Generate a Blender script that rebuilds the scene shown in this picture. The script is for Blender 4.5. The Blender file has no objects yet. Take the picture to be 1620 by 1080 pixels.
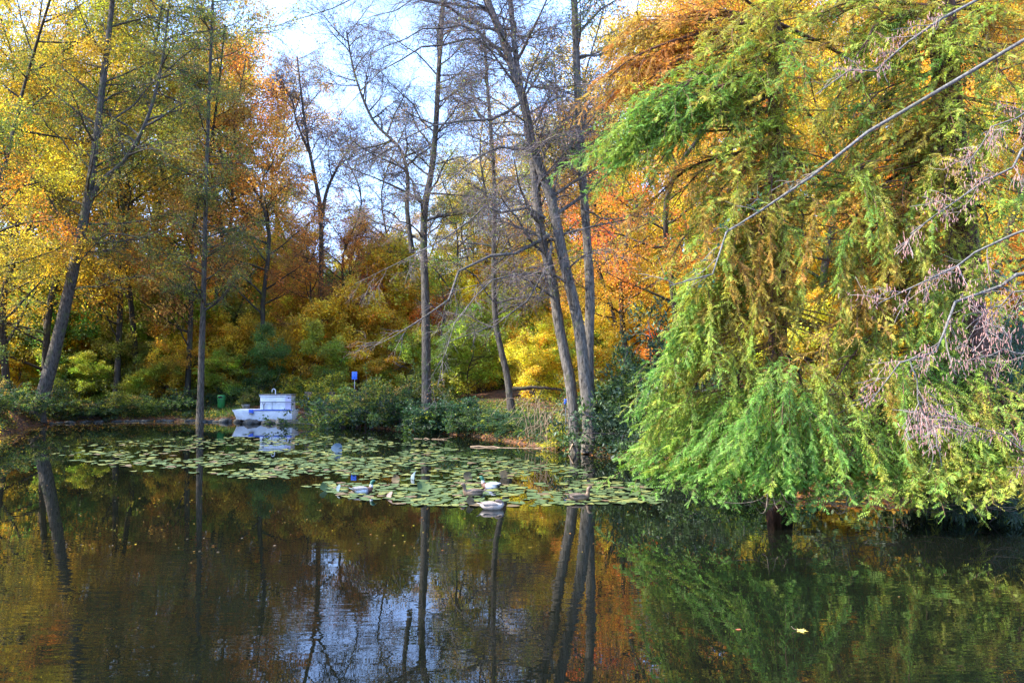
import bpy, math
import numpy as np
from mathutils import Vector
rng = np.random.default_rng(11)
SC = bpy.context.scene
COL = SC.collection
R = math.radians
# ------------------------------------------------------------------ camera
F = 1300.0                       # focal length in photograph pixels (1620 wide)
EYE = 2.6
PITCH = math.atan(60 / F)
cam_data = bpy.data.cameras.new('camera')
cam_data.lens = 36 * F / 1620
cam_data.sensor_width = 36
cam_data.clip_start = 0.1
cam_data.clip_end = 2000
cam = bpy.data.objects.new('camera', cam_data)
COL.objects.link(cam)
cam.location = (0, 0, EYE)
cam.rotation_euler = (R(90) + PITCH, 0, 0)
SC.camera = cam
# ------------------------------------------------------------------ sky
SUN_EL, SUN_AZ = 40.0, -99.0     # azimuth measured from +Y towards +X
world = bpy.data.worlds.new('World')
SC.world = world
world.use_nodes = True
wn, wl = world.node_tree.nodes, world.node_tree.links
wn.clear()
sky = wn.new('ShaderNodeTexSky')
sky.sky_type = 'NISHITA'
sky.sun_disc = False
sky.sun_elevation = R(SUN_EL)
sky.sun_rotation = R(SUN_AZ)
sky.air_density = 1.3
sky.dust_density = 2.2
sky.ozone_density = 2.5
geo = wn.new('ShaderNodeTexCoord')
mp = wn.new('ShaderNodeMapping'); mp.inputs['Scale'].default_value = (1.0, 1.0, 2.2)
ns = wn.new('ShaderNodeTexNoise'); ns.inputs['Scale'].default_value = 2.6; ns.inputs['Detail'].default_value = 7
ns.inputs['Roughness'].default_value = 0.6
rp = wn.new('ShaderNodeValToRGB')
rp.color_ramp.elements[0].position = 0.30; rp.color_ramp.elements[1].position = 0.72
rp.color_ramp.elements[0].color = (.12, .12, .12, 1); rp.color_ramp.elements[1].color = (.95, .95, .95, 1)
mx = wn.new('ShaderNodeMix'); mx.data_type = 'RGBA'
bg = wn.new('ShaderNodeBackground'); bg.inputs['Strength'].default_value = 0.15
out = wn.new('ShaderNodeOutputWorld')
wl.new(geo.outputs['Generated'], mp.inputs['Vector']); wl.new(mp.outputs[0], ns.inputs['Vector'])
wl.new(ns.outputs['Fac'], rp.inputs['Fac']); wl.new(rp.outputs['Color'], mx.inputs['Factor'])
wl.new(sky.outputs['Color'], mx.inputs['A']); mx.inputs['B'].default_value = (3.8, 6.4, 13.5, 1)
wl.new(mx.outputs['Result'], bg.inputs['Color']); wl.new(bg.outputs[0], out.inputs['Surface'])
# ------------------------------------------------------------------ sun
sd = bpy.data.lights.new('sun', 'SUN'); sd.energy = 5.0; sd.angle = R(0.5); sd.color = (1.0, 0.93, 0.80)
sun = bpy.data.objects.new('sun', sd); COL.objects.link(sun)
sun_dir = Vector((math.sin(R(SUN_AZ)) * math.cos(R(SUN_EL)), math.cos(R(SUN_AZ)) * math.cos(R(SUN_EL)), math.sin(R(SUN_EL))))
sun.rotation_euler = sun_dir.to_track_quat('Z', 'Y').to_euler()
sun.location = (-30, -10, 40)
# ------------------------------------------------------------------ view
SC.view_settings.view_transform = 'Standard'
SC.view_settings.look = 'None'
SC.view_settings.exposure = 1.48
SC.view_settings.gamma = 1.0
SC.view_settings.use_curve_mapping = False
cy = SC.cycles
cy.max_bounces = 9; cy.diffuse_bounces = 7; cy.glossy_bounces = 3; cy.transmission_bounces = 7
cy.transparent_max_bounces = 4
cy.caustics_reflective = False; cy.caustics_refractive = False

# ================================================================== helpers
def PX(px, py, D):
    """world point at distance D along +Y that the photograph shows at (px, py)"""
    a, b = (px - 810) / F, (540 - py) / F
    c, s = math.cos(PITCH), math.sin(PITCH)
    dy, dz = c - b * s, s + b * c
    k = D / dy
    return np.array([a * k, D, EYE + dz * k])

def norm(v):
    return v / np.maximum(np.linalg.norm(v, axis=-1, keepdims=True), 1e-9)

def catmull(pts, K):
    pts = np.asarray(pts, float)
    if len(pts) == 2:
        t = np.linspace(0, 1, K)[:, None]
        return pts[0] * (1 - t) + pts[1] * t
    p = np.vstack([2 * pts[0] - pts[1], pts, 2 * pts[-1] - pts[-2]])
    n = len(pts) - 1
    u = np.linspace(0, n - 1e-6, K); i = u.astype(int); t = (u - i)[:, None]
    p0, p1, p2, p3 = p[i], p[i + 1], p[i + 2], p[i + 3]
    return 0.5 * ((2 * p1) + (-p0 + p2) * t + (2 * p0 - 5 * p1 + 4 * p2 - p3) * t ** 2 + (-p0 + 3 * p1 - 3 * p2 + p3) * t ** 3)

def raw_mesh(name, V, Fq, col=None, smooth=False, mat=None):
    """V (n,3), Fq (m,3 or 4)"""
    V = np.ascontiguousarray(V, dtype=np.float32); Fq = np.ascontiguousarray(Fq, dtype=np.int32)
    me = bpy.data.meshes.new(name)
    m, k = Fq.shape
    me.vertices.add(len(V)); me.vertices.foreach_set('co', V.ravel())
    me.loops.add(m * k); me.loops.foreach_set('vertex_index', Fq.ravel())
    me.polygons.add(m)
    me.polygons.foreach_set('loop_start', np.arange(0, m * k, k, dtype=np.int32))
    me.polygons.foreach_set('loop_total', np.full(m, k, dtype=np.int32))
    if smooth:
        me.polygons.foreach_set('use_smooth', np.ones(m, dtype=bool))
    if col is not None:
        ca = me.color_attributes.new('tint', 'FLOAT_COLOR', 'POINT')
        c4 = np.ones((len(V), 4), dtype=np.float32); c4[:, :3] = col
        ca.data.foreach_set('color', c4.ravel())
    me.update(calc_edges=True)
    if mat: me.materials.append(mat)
    return me

def put(name, me, parent=None, loc=(0, 0, 0), kind=None, label=None, cat=None, group=None, rot=None, scale=None, color=None):
    o = bpy.data.objects.new(name, me); COL.objects.link(o)
    o.location = loc
    if parent is not None: o.parent = parent
    if kind: o['kind'] = kind
    if label: o['label'] = label
    if cat: o['category'] = cat
    if group: o['group'] = group
    if rot is not None: o.rotation_euler = rot
    if scale is not None: o.scale = scale
    if color is not None: o.color = color
    return o

def tubes(P, Rd, S=4):
    P = np.asarray(P, float); Rd = np.asarray(Rd, float)
    N, K, _ = P.shape
    T = np.gradient(P, axis=1); T = norm(T)
    ch = norm(P[:, -1] - P[:, 0])
    ref = np.where(np.abs(ch[:, 2:3]) > 0.7, np.array([[1., 0.13, 0]]), np.array([[0.1, 0.05, 1.]]))[:, None, :]
    A = norm(np.cross(T, np.broadcast_to(ref, T.shape))); B = np.cross(T, A)
    th = np.arange(S) * 2 * np.pi / S
    V = P[:, :, None, :] + Rd[:, :, None, None] * (np.cos(th)[None, None, :, None] * A[:, :, None, :] + np.sin(th)[None, None, :, None] * B[:, :, None, :])
    n = np.arange(N)[:, None, None] * K * S; k = np.arange(K - 1)[None, :, None] * S
    s = np.arange(S)[None, None, :]; s2 = (s + 1) % S
    Fq = np.stack([n + k + s, n + k + s2, n + k + S + s2, n + k + S + s], -1).reshape(-1, 4)
    return V.reshape(-1, 3), Fq

def ribbons(P, Rd):
    """flat slivers for the very finest twigs, each turned its own way"""
    N, K, _ = P.shape
    T = norm(np.gradient(P, axis=1)); q = norm(rng.normal(size=(N, 1, 3)))
    sd = norm(np.cross(T, np.broadcast_to(q, T.shape))) * (Rd * 1.25)[..., None]
    V = np.stack([P - sd, P + sd], 2).reshape(-1, 3)
    i = (np.arange(N)[:, None] * K + np.arange(K - 1)[None]) * 2
    return V, np.stack([i, i + 1, i + 3, i + 2], -1).reshape(-1, 4)

def join(parts):
    Vs, Fs, o = [], [], 0
    for V, Fq in parts:
        Vs.append(V); Fs.append(Fq + o); o += len(V)
    return np.vstack(Vs), np.vstack(Fs)

def spawn(P, Rd, n, L, ang, t0=.2, t1=1., K=4, flat=1., grav=0., wig=.12, rk=.012, taper=.4, rend=.003, rel=False, up=0.):
    """grow n children on every branch of P (N,Kp,3)"""
    N, Kp, _ = P.shape
    t = t0 + (t1 - t0) * (np.arange(n)[None, :] + rng.random((N, n))) / n
    f = np.clip(t * (Kp - 1), 0, Kp - 1.0001); i = f.astype(int); w = (f - i)[..., None]
    ar = np.arange(N)[:, None]
    a, b = P[ar, i], P[ar, i + 1]
    base = a * (1 - w) + b * w
    T = norm(b - a)
    v = rng.normal(size=(N, n, 3)); v[..., 2] = v[..., 2] * flat + up
    v = norm(v - (v * T).sum(-1, keepdims=True) * T)
    an = np.radians(rng.uniform(ang[0], ang[1], (N, n)))[..., None]
    d = np.cos(an) * T + np.sin(an) * v
    ln = rng.uniform(L[0], L[1], (N, n)) * (1 - taper * t)
    if rel:
        pl = np.linalg.norm(np.diff(P, axis=1), axis=2).sum(1)[:, None]; ln = ln * pl
    pr = Rd[ar, i] * (1 - w[..., 0]) + Rd[ar, i + 1] * w[..., 0]
    r0 = np.minimum(pr * .75, ln * rk)
    out = [base]; cur = base; st = (ln / (K - 1))[..., None]
    for k in range(K - 1):
        cur = cur + d * st; out.append(cur)
        d = norm(d + rng.normal(size=d.shape) * wig + np.array([0, 0, grav / (K - 1)]))
    C = np.stack(out, 2).reshape(N * n, K, 3)
    tt = np.linspace(0, 1, K)[None, :]
    CR = r0.reshape(-1, 1) * (1 - tt) + np.minimum(rend, r0.reshape(-1, 1)) * tt
    return C, CR

def leaf_sites(P, n, t0=.15, t1=1., jit=.05):
    N, K, _ = P.shape
    t = rng.uniform(t0, t1, (N, n)); f = np.clip(t * (K - 1), 0, K - 1.0001); i = f.astype(int); w = (f - i)[..., None]
    ar = np.arange(N)[:, None]
    a, b = P[ar, i], P[ar, i + 1]
    c = a * (1 - w) + b * w + rng.normal(size=(N, n, 3)) * jit
    return c.reshape(-1, 3), norm(b - a).reshape(-1, 3)

def leafquads(c, axis, nrm, l, w):
    """pointed leaf blade: four corners, base at c"""
    axis = norm(axis); side = norm(np.cross(axis, nrm))
    l = np.asarray(l).reshape(-1, 1); w = np.asarray(w).reshape(-1, 1)
    V = np.stack([c, c + axis * l * .45 + side * w * .5, c + axis * l, c + axis * l * .45 - side * w * .5], 1).reshape(-1, 3)
    return V, np.arange(len(V)).reshape(-1, 4)

def leaftris(c, axis, nrm, l, w):
    """narrow pointed leaflet of three corners"""
    axis = norm(axis); side = norm(np.cross(axis, nrm)); l = np.asarray(l).reshape(-1, 1); w = np.asarray(w).reshape(-1, 1)
    V = np.stack([c + side * w * .5, c + axis * l, c - side * w * .5], 1).reshape(-1, 3)
    return V, np.arange(len(V)).reshape(-1, 3)

def noise3(p, s, seed=0):
    """cheap smooth noise by summed sines, about -1..1"""
    r = np.random.default_rng(seed); v = 0
    for k in range(5):
        d = r.normal(size=3); d /= np.linalg.norm(d)
        v = v + np.sin(p @ d * s * (1 + .5 * k) + r.uniform(0, 6.28))
    return v / 2.6

# ================================================================== materials
def mat_new(name):
    m = bpy.data.materials.new(name); m.use_nodes = True
    nt = m.node_tree; nt.nodes.clear()
    o = nt.nodes.new('ShaderNodeOutputMaterial')
    return m, nt.nodes, nt.links, o

def leaf_material(name, trans=.6, gloss=.03, rough=.55):
    m, n, l, o = mat_new(name)
    at = n.new('ShaderNodeAttribute'); at.attribute_name = 'tint'
    oi = n.new('ShaderNodeObjectInfo')
    mul = n.new('ShaderNodeMix'); mul.data_type = 'RGBA'; mul.blend_type = 'MULTIPLY'; mul.inputs['Factor'].default_value = 1
    l.new(at.outputs['Color'], mul.inputs['A']); l.new(oi.outputs['Color'], mul.inputs['B'])
    df = n.new('ShaderNodeBsdfDiffuse'); tr = n.new('ShaderNodeBsdfTranslucent')
    gm = n.new('ShaderNodeMix'); gm.data_type = 'RGBA'; gm.blend_type = 'MULTIPLY'; gm.inputs['Factor'].default_value = 1
    gm.inputs['B'].default_value = (1.2, 1.2, .9, 1)
    l.new(mul.outputs['Result'], df.inputs['Color']); l.new(mul.outputs['Result'], gm.inputs['A']); l.new(gm.outputs['Result'], tr.inputs['Color'])
    ms = n.new('ShaderNodeMixShader'); ms.inputs[0].default_value = trans
    l.new(df.outputs[0], ms.inputs[1]); l.new(tr.outputs[0], ms.inputs[2])
    gl = n.new('ShaderNodeBsdfGlossy'); gl.inputs['Roughness'].default_value = rough
    m2 = n.new('ShaderNodeMixShader'); m2.inputs[0].default_value = gloss
    l.new(ms.outputs[0], m2.inputs[1]); l.new(gl.outputs[0], m2.inputs[2]); l.new(m2.outputs[0], o.inputs['Surface'])
    return m

def bark_material(name, c1, c2, moss=None, scale=6., bump=.5, mossamt=.55, zs=.25):
    m, n, l, o = mat_new(name)
    tc = n.new('ShaderNodeTexCoord'); mp = n.new('ShaderNodeMapping'); mp.inputs['Scale'].default_value = (1, 1, zs)
    l.new(tc.outputs['Object'], mp.inputs['Vector'])
    nz = n.new('ShaderNodeTexNoise'); nz.inputs['Scale'].default_value = scale * 3; nz.inputs['Detail'].default_value = 6; nz.inputs['Roughness'].default_value = .7
    l.new(mp.outputs[0], nz.inputs['Vector'])
    cr = n.new('ShaderNodeValToRGB'); cr.color_ramp.elements[0].position = .35; cr.color_ramp.elements[1].position = .65
    cr.color_ramp.elements[0].color = (*c1, 1); cr.color_ramp.elements[1].color = (*c2, 1)
    l.new(nz.outputs['Fac'], cr.inputs['Fac'])
    col = cr.outputs['Color']
    if moss:
        nm = n.new('ShaderNodeTexNoise'); nm.inputs['Scale'].default_value = 1.7; nm.inputs['Detail'].default_value = 8; nm.inputs['Roughness'].default_value = .65
        l.new(tc.outputs['Object'], nm.inputs['Vector'])
        r2 = n.new('ShaderNodeValToRGB'); r2.color_ramp.elements[0].position = mossamt; r2.color_ramp.elements[1].position = mossamt + .1
        l.new(nm.outputs['Fac'], r2.inputs['Fac'])
        mm = n.new('ShaderNodeMix'); mm.data_type = 'RGBA'; mm.inputs['B'].default_value = (*moss, 1)
        l.new(r2.outputs['Color'], mm.inputs['Factor']); l.new(col, mm.inputs['A']); col = mm.outputs['Result']
    p = n.new('ShaderNodeBsdfPrincipled'); p.inputs['Roughness'].default_value = .85
    p.inputs['Specular IOR Level'].default_value = .25
    bp = n.new('ShaderNodeBump'); bp.inputs['Strength'].default_value = bump; bp.inputs['Distance'].default_value = .05
    l.new(nz.outputs['Fac'], bp.inputs['Height']); l.new(bp.outputs[0], p.inputs['Normal'])
    l.new(col, p.inputs['Base Color']); l.new(p.outputs[0], o.inputs['Surface'])
    return m

def plain(name, c, rough=.6, var=.25, scale=8., bump=.0, metal=0., c2=None, attr=False):
    m, n, l, o = mat_new(name)
    tc = n.new('ShaderNodeTexCoord')
    nz = n.new('ShaderNodeTexNoise'); nz.inputs['Scale'].default_value = scale; nz.inputs['Detail'].default_value = 7; nz.inputs['Roughness'].default_value = .65
    l.new(tc.outputs['Object'], nz.inputs['Vector'])
    mx = n.new('ShaderNodeMix'); mx.data_type = 'RGBA'
    cc2 = c2 or tuple(x * (1 - var) for x in c)
    r = n.new('ShaderNodeValToRGB'); r.color_ramp.elements[0].position = .4; r.color_ramp.elements[1].position = .66
    l.new(nz.outputs['Fac'], r.inputs['Fac']); l.new(r.outputs['Color'], mx.inputs['Factor'])
    if attr:
        at = n.new('ShaderNodeAttribute'); at.attribute_name = 'tint'; l.new(at.outputs['Color'], mx.inputs['A'])
        mu = n.new('ShaderNodeMix'); mu.data_type = 'RGBA'; mu.blend_type = 'MULTIPLY'; mu.inputs['Factor'].default_value = 1
        mu.inputs['B'].default_value = (1 - var, 1 - var, 1 - var, 1)
        l.new(at.outputs['Color'], mu.inputs['A']); l.new(mu.outputs['Result'], mx.inputs['B'])
    else:
        mx.inputs['A'].default_value = (*c, 1); mx.inputs['B'].default_value = (*cc2, 1)
    p = n.new('ShaderNodeBsdfPrincipled'); p.inputs['Roughness'].default_value = rough; p.inputs['Metallic'].default_value = metal
    l.new(mx.outputs['Result'], p.inputs['Base Color'])
    if bump:
        bp = n.new('ShaderNodeBump'); bp.inputs['Strength'].default_value = bump; bp.inputs['Distance'].default_value = .03
        l.new(nz.outputs['Fac'], bp.inputs['Height']); l.new(bp.outputs[0], p.inputs['Normal'])
    l.new(p.outputs[0], o.inputs['Surface'])
    return m

M_LEAF = leaf_material('leaf')
M_WAXY = leaf_material('waxy_leaf', .2, .05, .55)
M_NEEDLE = leaf_material('cypress_needle', .45, .03, .6)
M_BARK = bark_material('alder_bark', (.014, .012, .009), (.14, .12, .095), (.07, .085, .03), 5)
M_BARKLIT = bark_material('sunlit_alder_bark', (.028, .023, .018), (.23, .20, .165), (.10, .11, .05), 5, .6, .6)  # paler copy of the alder bark, sunlight on the trunks put into its colour
M_PINKBARK = bark_material('weathered_bark', (.10, .07, .05), (.34, .24, .18), (.10, .10, .04), 5, .6, .62)
M_TWIG = plain('twig_bark', (.15, .12, .115), .8, .45, 5)
M_PALE = bark_material('pale_branch_bark', (.06, .054, .045), (.25, .235, .21), (.11, .12, .06), 9, .4, .6, 1.)
M_DARKTWIG = plain('dark_twig_bark', (.085, .07, .055), .8, .45, 5)
M_FARBARK = bark_material('far_bark', (.02, .017, .014), (.08, .068, .05), (.09, .10, .03), 4, .3)
M_CYPBARK = bark_material('cypress_bark', (.035, .018, .012), (.15, .075, .045), None, 7, .8, .6, .08)

# ================================================================== terrain, water
SH_U = np.array([-3.2, -1.9, -1.25, -.85, -.62, -.577, -.55, -.45, -.377, -.24, -.13, -.046, .03, .107, .15, .207, .27, .33, .46, .56, .64, .75, .9, 1.3, 2.2, 3.2])
SH_D = np.array([3.2, 6., 14., 27., 37.5, 46., 49., 51., 51., 48.5, 42., 37.5, 31.8, 27.8, 26.8, 25.2, 21.5, 18., 17.8, 17., 16.2, 12., 8.5, 5.5, 3.5, 3.2])
def shore(x, y):
    """metres beyond the far shoreline along the line of sight, negative over water"""
    y = np.maximum(y, .01); u = x / y
    return y - np.interp(u, SH_U, SH_D)
def ground(x, y):
    x = np.asarray(x, float); y = np.asarray(y, float)
    s = shore(x, y)
    far = np.interp(s, [-3, -.4, 0, .8, 3.6, 8, 25, 60, 200], [-1.0, -.3, .0, .22, .92, 1.15, 2.2, 6.5, 22])
    low = np.interp(s, [-3, -.4, 0, .8, 3.6, 8, 25, 60, 200], [-1.0, -.3, .0, .25, .5, .8, 2.2, 6.5, 22])
    k = np.clip((x / np.maximum(y, .01) + .1) / .15, 0, 1)
    z = far * (1 - k) + low * k
    near = np.interp(y, [-40, 0, 2.2, 3.4, 4.2], [1.3, .9, .6, .05, -1.0])
    z = np.where(y < 4.2, np.maximum(z, near), z)
    p = np.stack([x, y, 0 * x], -1)
    z = z + np.where(s > .3, .06 * noise3(p, 1.1, 1) + .03 * noise3(p, 3.1, 2), 0)
    return z

def grid_mesh(name, xs, ys, fn, mat):
    X, Y = np.meshgrid(xs, ys); Z = fn(X, Y)
    V = np.stack([X, Y, Z], -1).reshape(-1, 3)
    nx, ny = len(xs), len(ys)
    i = np.arange(nx - 1)[None, :] + np.arange(ny - 1)[:, None] * nx
    Fq = np.stack([i, i + 1, i + nx + 1, i + nx], -1).reshape(-1, 4)
    return raw_mesh(name, V, Fq, smooth=True, mat=mat)

def litter_material():
    m, n, l, o = mat_new('leaf_litter')
    tc = n.new('ShaderNodeTexCoord')
    a = n.new('ShaderNodeTexVoronoi'); a.inputs['Scale'].default_value = 9; a.inputs['Randomness'].default_value = 1
    l.new(tc.outputs['Object'], a.inputs['Vector'])
    r = n.new('ShaderNodeValToRGB'); e = r.color_ramp.elements
    e[0].position = 0; e[0].color = (.035, .02, .012, 1); e[1].position = 1; e[1].color = (.26, .10, .03, 1)
    x = e.new(.5); x.color = (.12, .05, .022, 1)
    l.new(a.outputs['Color'], r.inputs['Fac'])
    nz = n.new('ShaderNodeTexNoise'); nz.inputs['Scale'].default_value = .7; nz.inputs['Detail'].default_value = 8
    l.new(tc.outputs['Object'], nz.inputs['Vector'])
    r2 = n.new('ShaderNodeValToRGB'); r2.color_ramp.elements[0].position = .5; r2.color_ramp.elements[1].position = .62
    l.new(nz.outputs['Fac'], r2.inputs['Fac'])
    mx = n.new('ShaderNodeMix'); mx.data_type = 'RGBA'; mx.inputs['B'].default_value = (.025, .035, .012, 1)
    l.new(r2.outputs['Color'], mx.inputs['Factor']); l.new(r.outputs['Color'], mx.inputs['A'])
    p = n.new('ShaderNodeBsdfPrincipled'); p.inputs['Roughness'].default_value = .9
    bp = n.new('ShaderNodeBump'); bp.inputs['Strength'].default_value = .9; bp.inputs['Distance'].default_value = .05
    l.new(a.outputs['Distance'], bp.inputs['Height']); l.new(bp.outputs[0], p.inputs['Normal'])
    l.new(mx.outputs['Result'], p.inputs['Base Color']); l.new(p.outputs[0], o.inputs['Surface'])
    return m
M_LITTER = litter_material()
xs = np.concatenate([np.linspace(-320, -62, 30), np.linspace(-60, 40, 190), np.linspace(42, 320, 30)])
ys = np.concatenate([np.linspace(-60, 1, 12), np.linspace(1.5, 70, 190), np.linspace(72, 420, 40)])
put('ground', grid_mesh('ground', xs, ys, ground, M_LITTER), kind='structure')

def water_material():
    m, n, l, o = mat_new('pond_water')
    g = n.new('ShaderNodeNewGeometry')
    mp1 = n.new('ShaderNodeMapping'); mp1.inputs['Scale'].default_value = (.55, 1.4, 1)
    l.new(g.outputs['Position'], mp1.inputs['Vector'])
    n1 = n.new('ShaderNodeTexNoise'); n1.inputs['Scale'].default_value = 5.; n1.inputs['Detail'].default_value = 1.5; n1.inputs['Roughness'].default_value = .5
    n2 = n.new('ShaderNodeTexNoise'); n2.inputs['Scale'].default_value = 1.3; n2.inputs['Detail'].default_value = 1
    n3 = n.new('ShaderNodeTexNoise'); n3.inputs['Scale'].default_value = .3; n3.inputs['Detail'].default_value = 3
    l.new(mp1.outputs[0], n1.inputs['Vector']); l.new(mp1.outputs[0], n2.inputs['Vector']); l.new(g.outputs['Position'], n3.inputs['Vector'])
    # ripples only where the breeze touches: large patches, calmer towards the far bank and under the cypress
    sx = n.new('ShaderNodeSeparateXYZ'); l.new(g.outputs['Position'], sx.inputs[0])
    my = n.new('ShaderNodeMapRange'); my.inputs['From Min'].default_value = 20; my.inputs['From Max'].default_value = 9
    my.inputs['To Min'].default_value = .12; my.inputs['To Max'].default_value = 1; l.new(sx.outputs['Y'], my.inputs['Value'])
    mr = n.new('ShaderNodeMapRange'); mr.inputs['From Min'].default_value = .42; mr.inputs['From Max'].default_value = .62
    mr.inputs['To Min'].default_value = .12; mr.inputs['To Max'].default_value = 1.; l.new(n3.outputs['Fac'], mr.inputs['Value'])
    mu = n.new('ShaderNodeMath'); mu.operation = 'MULTIPLY'; l.new(my.outputs[0], mu.inputs[0]); l.new(mr.outputs[0], mu.inputs[1])
    b1 = n.new('ShaderNodeBump'); b1.inputs['Distance'].default_value = .0022; l.new(mu.outputs[0], b1.inputs['Strength'])
    l.new(n1.outputs['Fac'], b1.inputs['Height'])
    b2 = n.new('ShaderNodeBump'); b2.inputs['Distance'].default_value = .0045; b2.inputs['Strength'].default_value = .5
    l.new(mu.outputs[0], b2.inputs['Strength'])
    l.new(n2.outputs['Fac'], b2.inputs['Height']); l.new(b1.outputs[0], b2.inputs['Normal'])
    p = n.new('ShaderNodeBsdfPrincipled'); p.inputs['Roughness'].default_value = .0; p.inputs['IOR'].default_value = 1.33
    p.inputs['Base Color'].default_value = (.004, .005, .003, 1)
    p.inputs['Specular IOR Level'].default_value = .5
    l.new(b2.outputs[0], p.inputs['Normal']); l.new(p.outputs[0], o.inputs['Surface'])
    return m
xs = np.linspace(-110, 60, 60); ys = np.linspace(2, 58, 40)
put('pond_water', grid_mesh('pond_water', xs, ys, lambda x, y: 0 * x, water_material()), kind='structure')

# ================================================================== trees
PAL = {
    'gold': (.58, .40, .035), 'yellow': (.66, .54, .05), 'orange': (.60, .27, .045), 'rust': (.46, .20, .055),
    'olive': (.24, .24, .035), 'green': (.09, .16, .035), 'lime': (.30, .34, .04), 'dark': (.03, .065, .025),
    'bronze': (.48, .30, .07), 'purple': (.16, .10, .09), 'teal': (.04, .10, .05)}
def mixcols(n, spec, clump=None, var=.25):
    """spec [(name, weight)] -> n colours, clumped by index array"""
    names = [s[0] for s in spec]; w = np.array([s[1] for s in spec], float); w /= w.sum()
    c = np.array([PAL[k] if isinstance(k, str) else k for k in names])
    if clump is None: sel = rng.choice(len(names), n, p=w)
    else:
        nc = int(clump.max()) + 1
        base = rng.choice(len(names), nc, p=w)
        sel = np.where(rng.random(n) < .65, base[clump], rng.choice(len(names), n, p=w))
    return c[sel] * np.exp(rng.normal(0, var, (n, 1))) * (1 + rng.normal(0, .06, (n, 3)))

def make_leaves(tw, n, size, spec, jit=.06, up=1.2, droop=-.2, asp=.62, var=.25, per_clump=1, t0=.1):
    c, T = leaf_sites(tw, n, t0, 1., jit)
    N = len(c)
    ax = norm(T * .6 + rng.normal(size=(N, 3)) * .8 + np.array([0, 0, droop]))
    nr = norm(rng.normal(size=(N, 3)) + np.array([0, 0, up]))
    l = size * rng.uniform(.65, 1.3, N)
    V, Fq = leafquads(c, ax, nr, l, l * asp)
    cl = np.repeat(np.arange(len(tw)) // per_clump, n)
    col = mixcols(N, spec, cl, var)
    return V, Fq, np.repeat(col, 4, 0)

def trunk_mesh(pts, r0, r1, mat, K=34, S=14, flare=.6, seed=0, lobes=5, power=.85):
    P = catmull(pts, K)
    t = np.linspace(0, 1, K)
    L = np.linalg.norm(np.diff(P, axis=0), axis=1).sum()
    rad = r0 + (r1 - r0) * t ** power
    rad = rad * (1 + flare * np.exp(-t * L / .55))
    V, Fq = tubes(P[None], rad[None], S)
    Vr = V.reshape(K, S, 3); c = P[:, None, :]
    th = np.arange(S) * 2 * np.pi / S
    lob = 1 + (.06 + .28 * flare * np.exp(-t * L / .5))[:, None] * np.sin(lobes * th + seed)[None, :] + .05 * noise3(Vr.reshape(-1, 3), 4.5, seed + 3).reshape(K, S)
    V = (c + (Vr - c) * lob[..., None]).reshape(-1, 3)
    return raw_mesh('trunk', V, Fq, smooth=True, mat=mat), P, rad

def limb_mesh(P, Rd, mat, S=7, name='limb'):
    V, Fq = tubes(P[None], Rd[None], S)
    return raw_mesh(name, V, Fq, smooth=True, mat=mat)

def hero_tree(name, stems, limbs, label, cat='tree', group=None, rand=None, n2=9, L2=(.5, .9), n3=6, L3=(.3, .6), n4=0, nleaf=2, leaf=.07,
              spec=(('green', 1),), bark=None, twigmat=None, base=None, grav2=-.3, grav3=-.3, flat=.5, up=1.0, flare=.5, r3=.006, ang2=(25, 60), leafmat=None, t2=.15):
    """stems: [(points, r0, r1)]; limbs: [(points, r0)]; rand: (n, t0, t1, (Lmin,Lmax), (angles), grav)"""
    bark = bark or M_BARK; twigmat = twigmat or M_TWIG
    base = np.array(base if base is not None else stems[0][0][0], float)
    root = put(name, None, loc=tuple(base), label=label, cat=cat, group=group)
    Ls, Lr = [], []
    for k, (pts, r0, r1) in enumerate(stems):
        me, P, rad = trunk_mesh(np.array(pts) - base, r0, r1, bark, seed=k + len(name), flare=flare if k == 0 else .1)
        put('trunk' if k == 0 else 'stem', me, root)
        if rand:
            n, t0, t1, LL, an, gv = rand
            nn = max(3, int(n * (1 if k == 0 else .6)))
            C, CR = spawn(P[None], rad[None], nn, LL, an, t0, t1, K=9, flat=.35, grav=gv, wig=.10, rk=.016, taper=.45, rend=.006, up=.15)
            Ls += list(C); Lr += list(CR)
        # leader continuing into twigs
        q = P[-9:]; Ls.append(catmull(q, 9)); Lr.append(rad[-9:])
    nstem = len(stems)
    for pts, r0 in limbs:
        P = catmull(np.array(pts) - base, 9); r0 = r0 * .72
        P[1:-1] += rng.normal(size=(7, 3)) * np.linalg.norm(P[-1] - P[0]) * .012
        Ls.append(P); Lr.append(r0 + (.006 - r0) * np.linspace(0, 1, 9) ** .8)
    for P, rr in zip(Ls, Lr):
        put('limb', limb_mesh(P, rr, bark), root)
    LP, LR = np.array(Ls), np.array(Lr)
    a, ar = spawn(LP, LR, n2, L2, ang2, t2, 1., K=6, flat=flat, grav=grav2, rk=.012, taper=.45, rend=.004, wig=.13)
    b, br = spawn(a, ar, n3, L3, (25, 65), .1, 1., K=4, flat=flat, grav=grav3, rk=r3 / .4, taper=.3, rend=.0025, wig=.16)
    prt = [tubes(a, ar, 3), ribbons(b, br)]
    tw = b
    if n4:
        c, cr = spawn(b, br, n4, (L3[0] * .4, L3[1] * .55), (25, 60), .2, 1., K=2, flat=flat, grav=grav3, rk=.012, taper=.3, rend=.002)
        prt.append(ribbons(c, cr)); tw = np.concatenate([b[:, [1, 3]], c[::3]])
    V, Fq = join(prt)
    put('twigs', raw_mesh('twigs', V, Fq, mat=twigmat), root, kind='stuff')
    if nleaf:
        V, Fq, c = make_leaves(tw, nleaf, leaf, spec, jit=.05, up=up, per_clump=20)
        put('crown', raw_mesh('crown', V, Fq, col=c, mat=leafmat or M_LEAF), root, kind='stuff')
    return root, LP + base, LR, a + base

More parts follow.
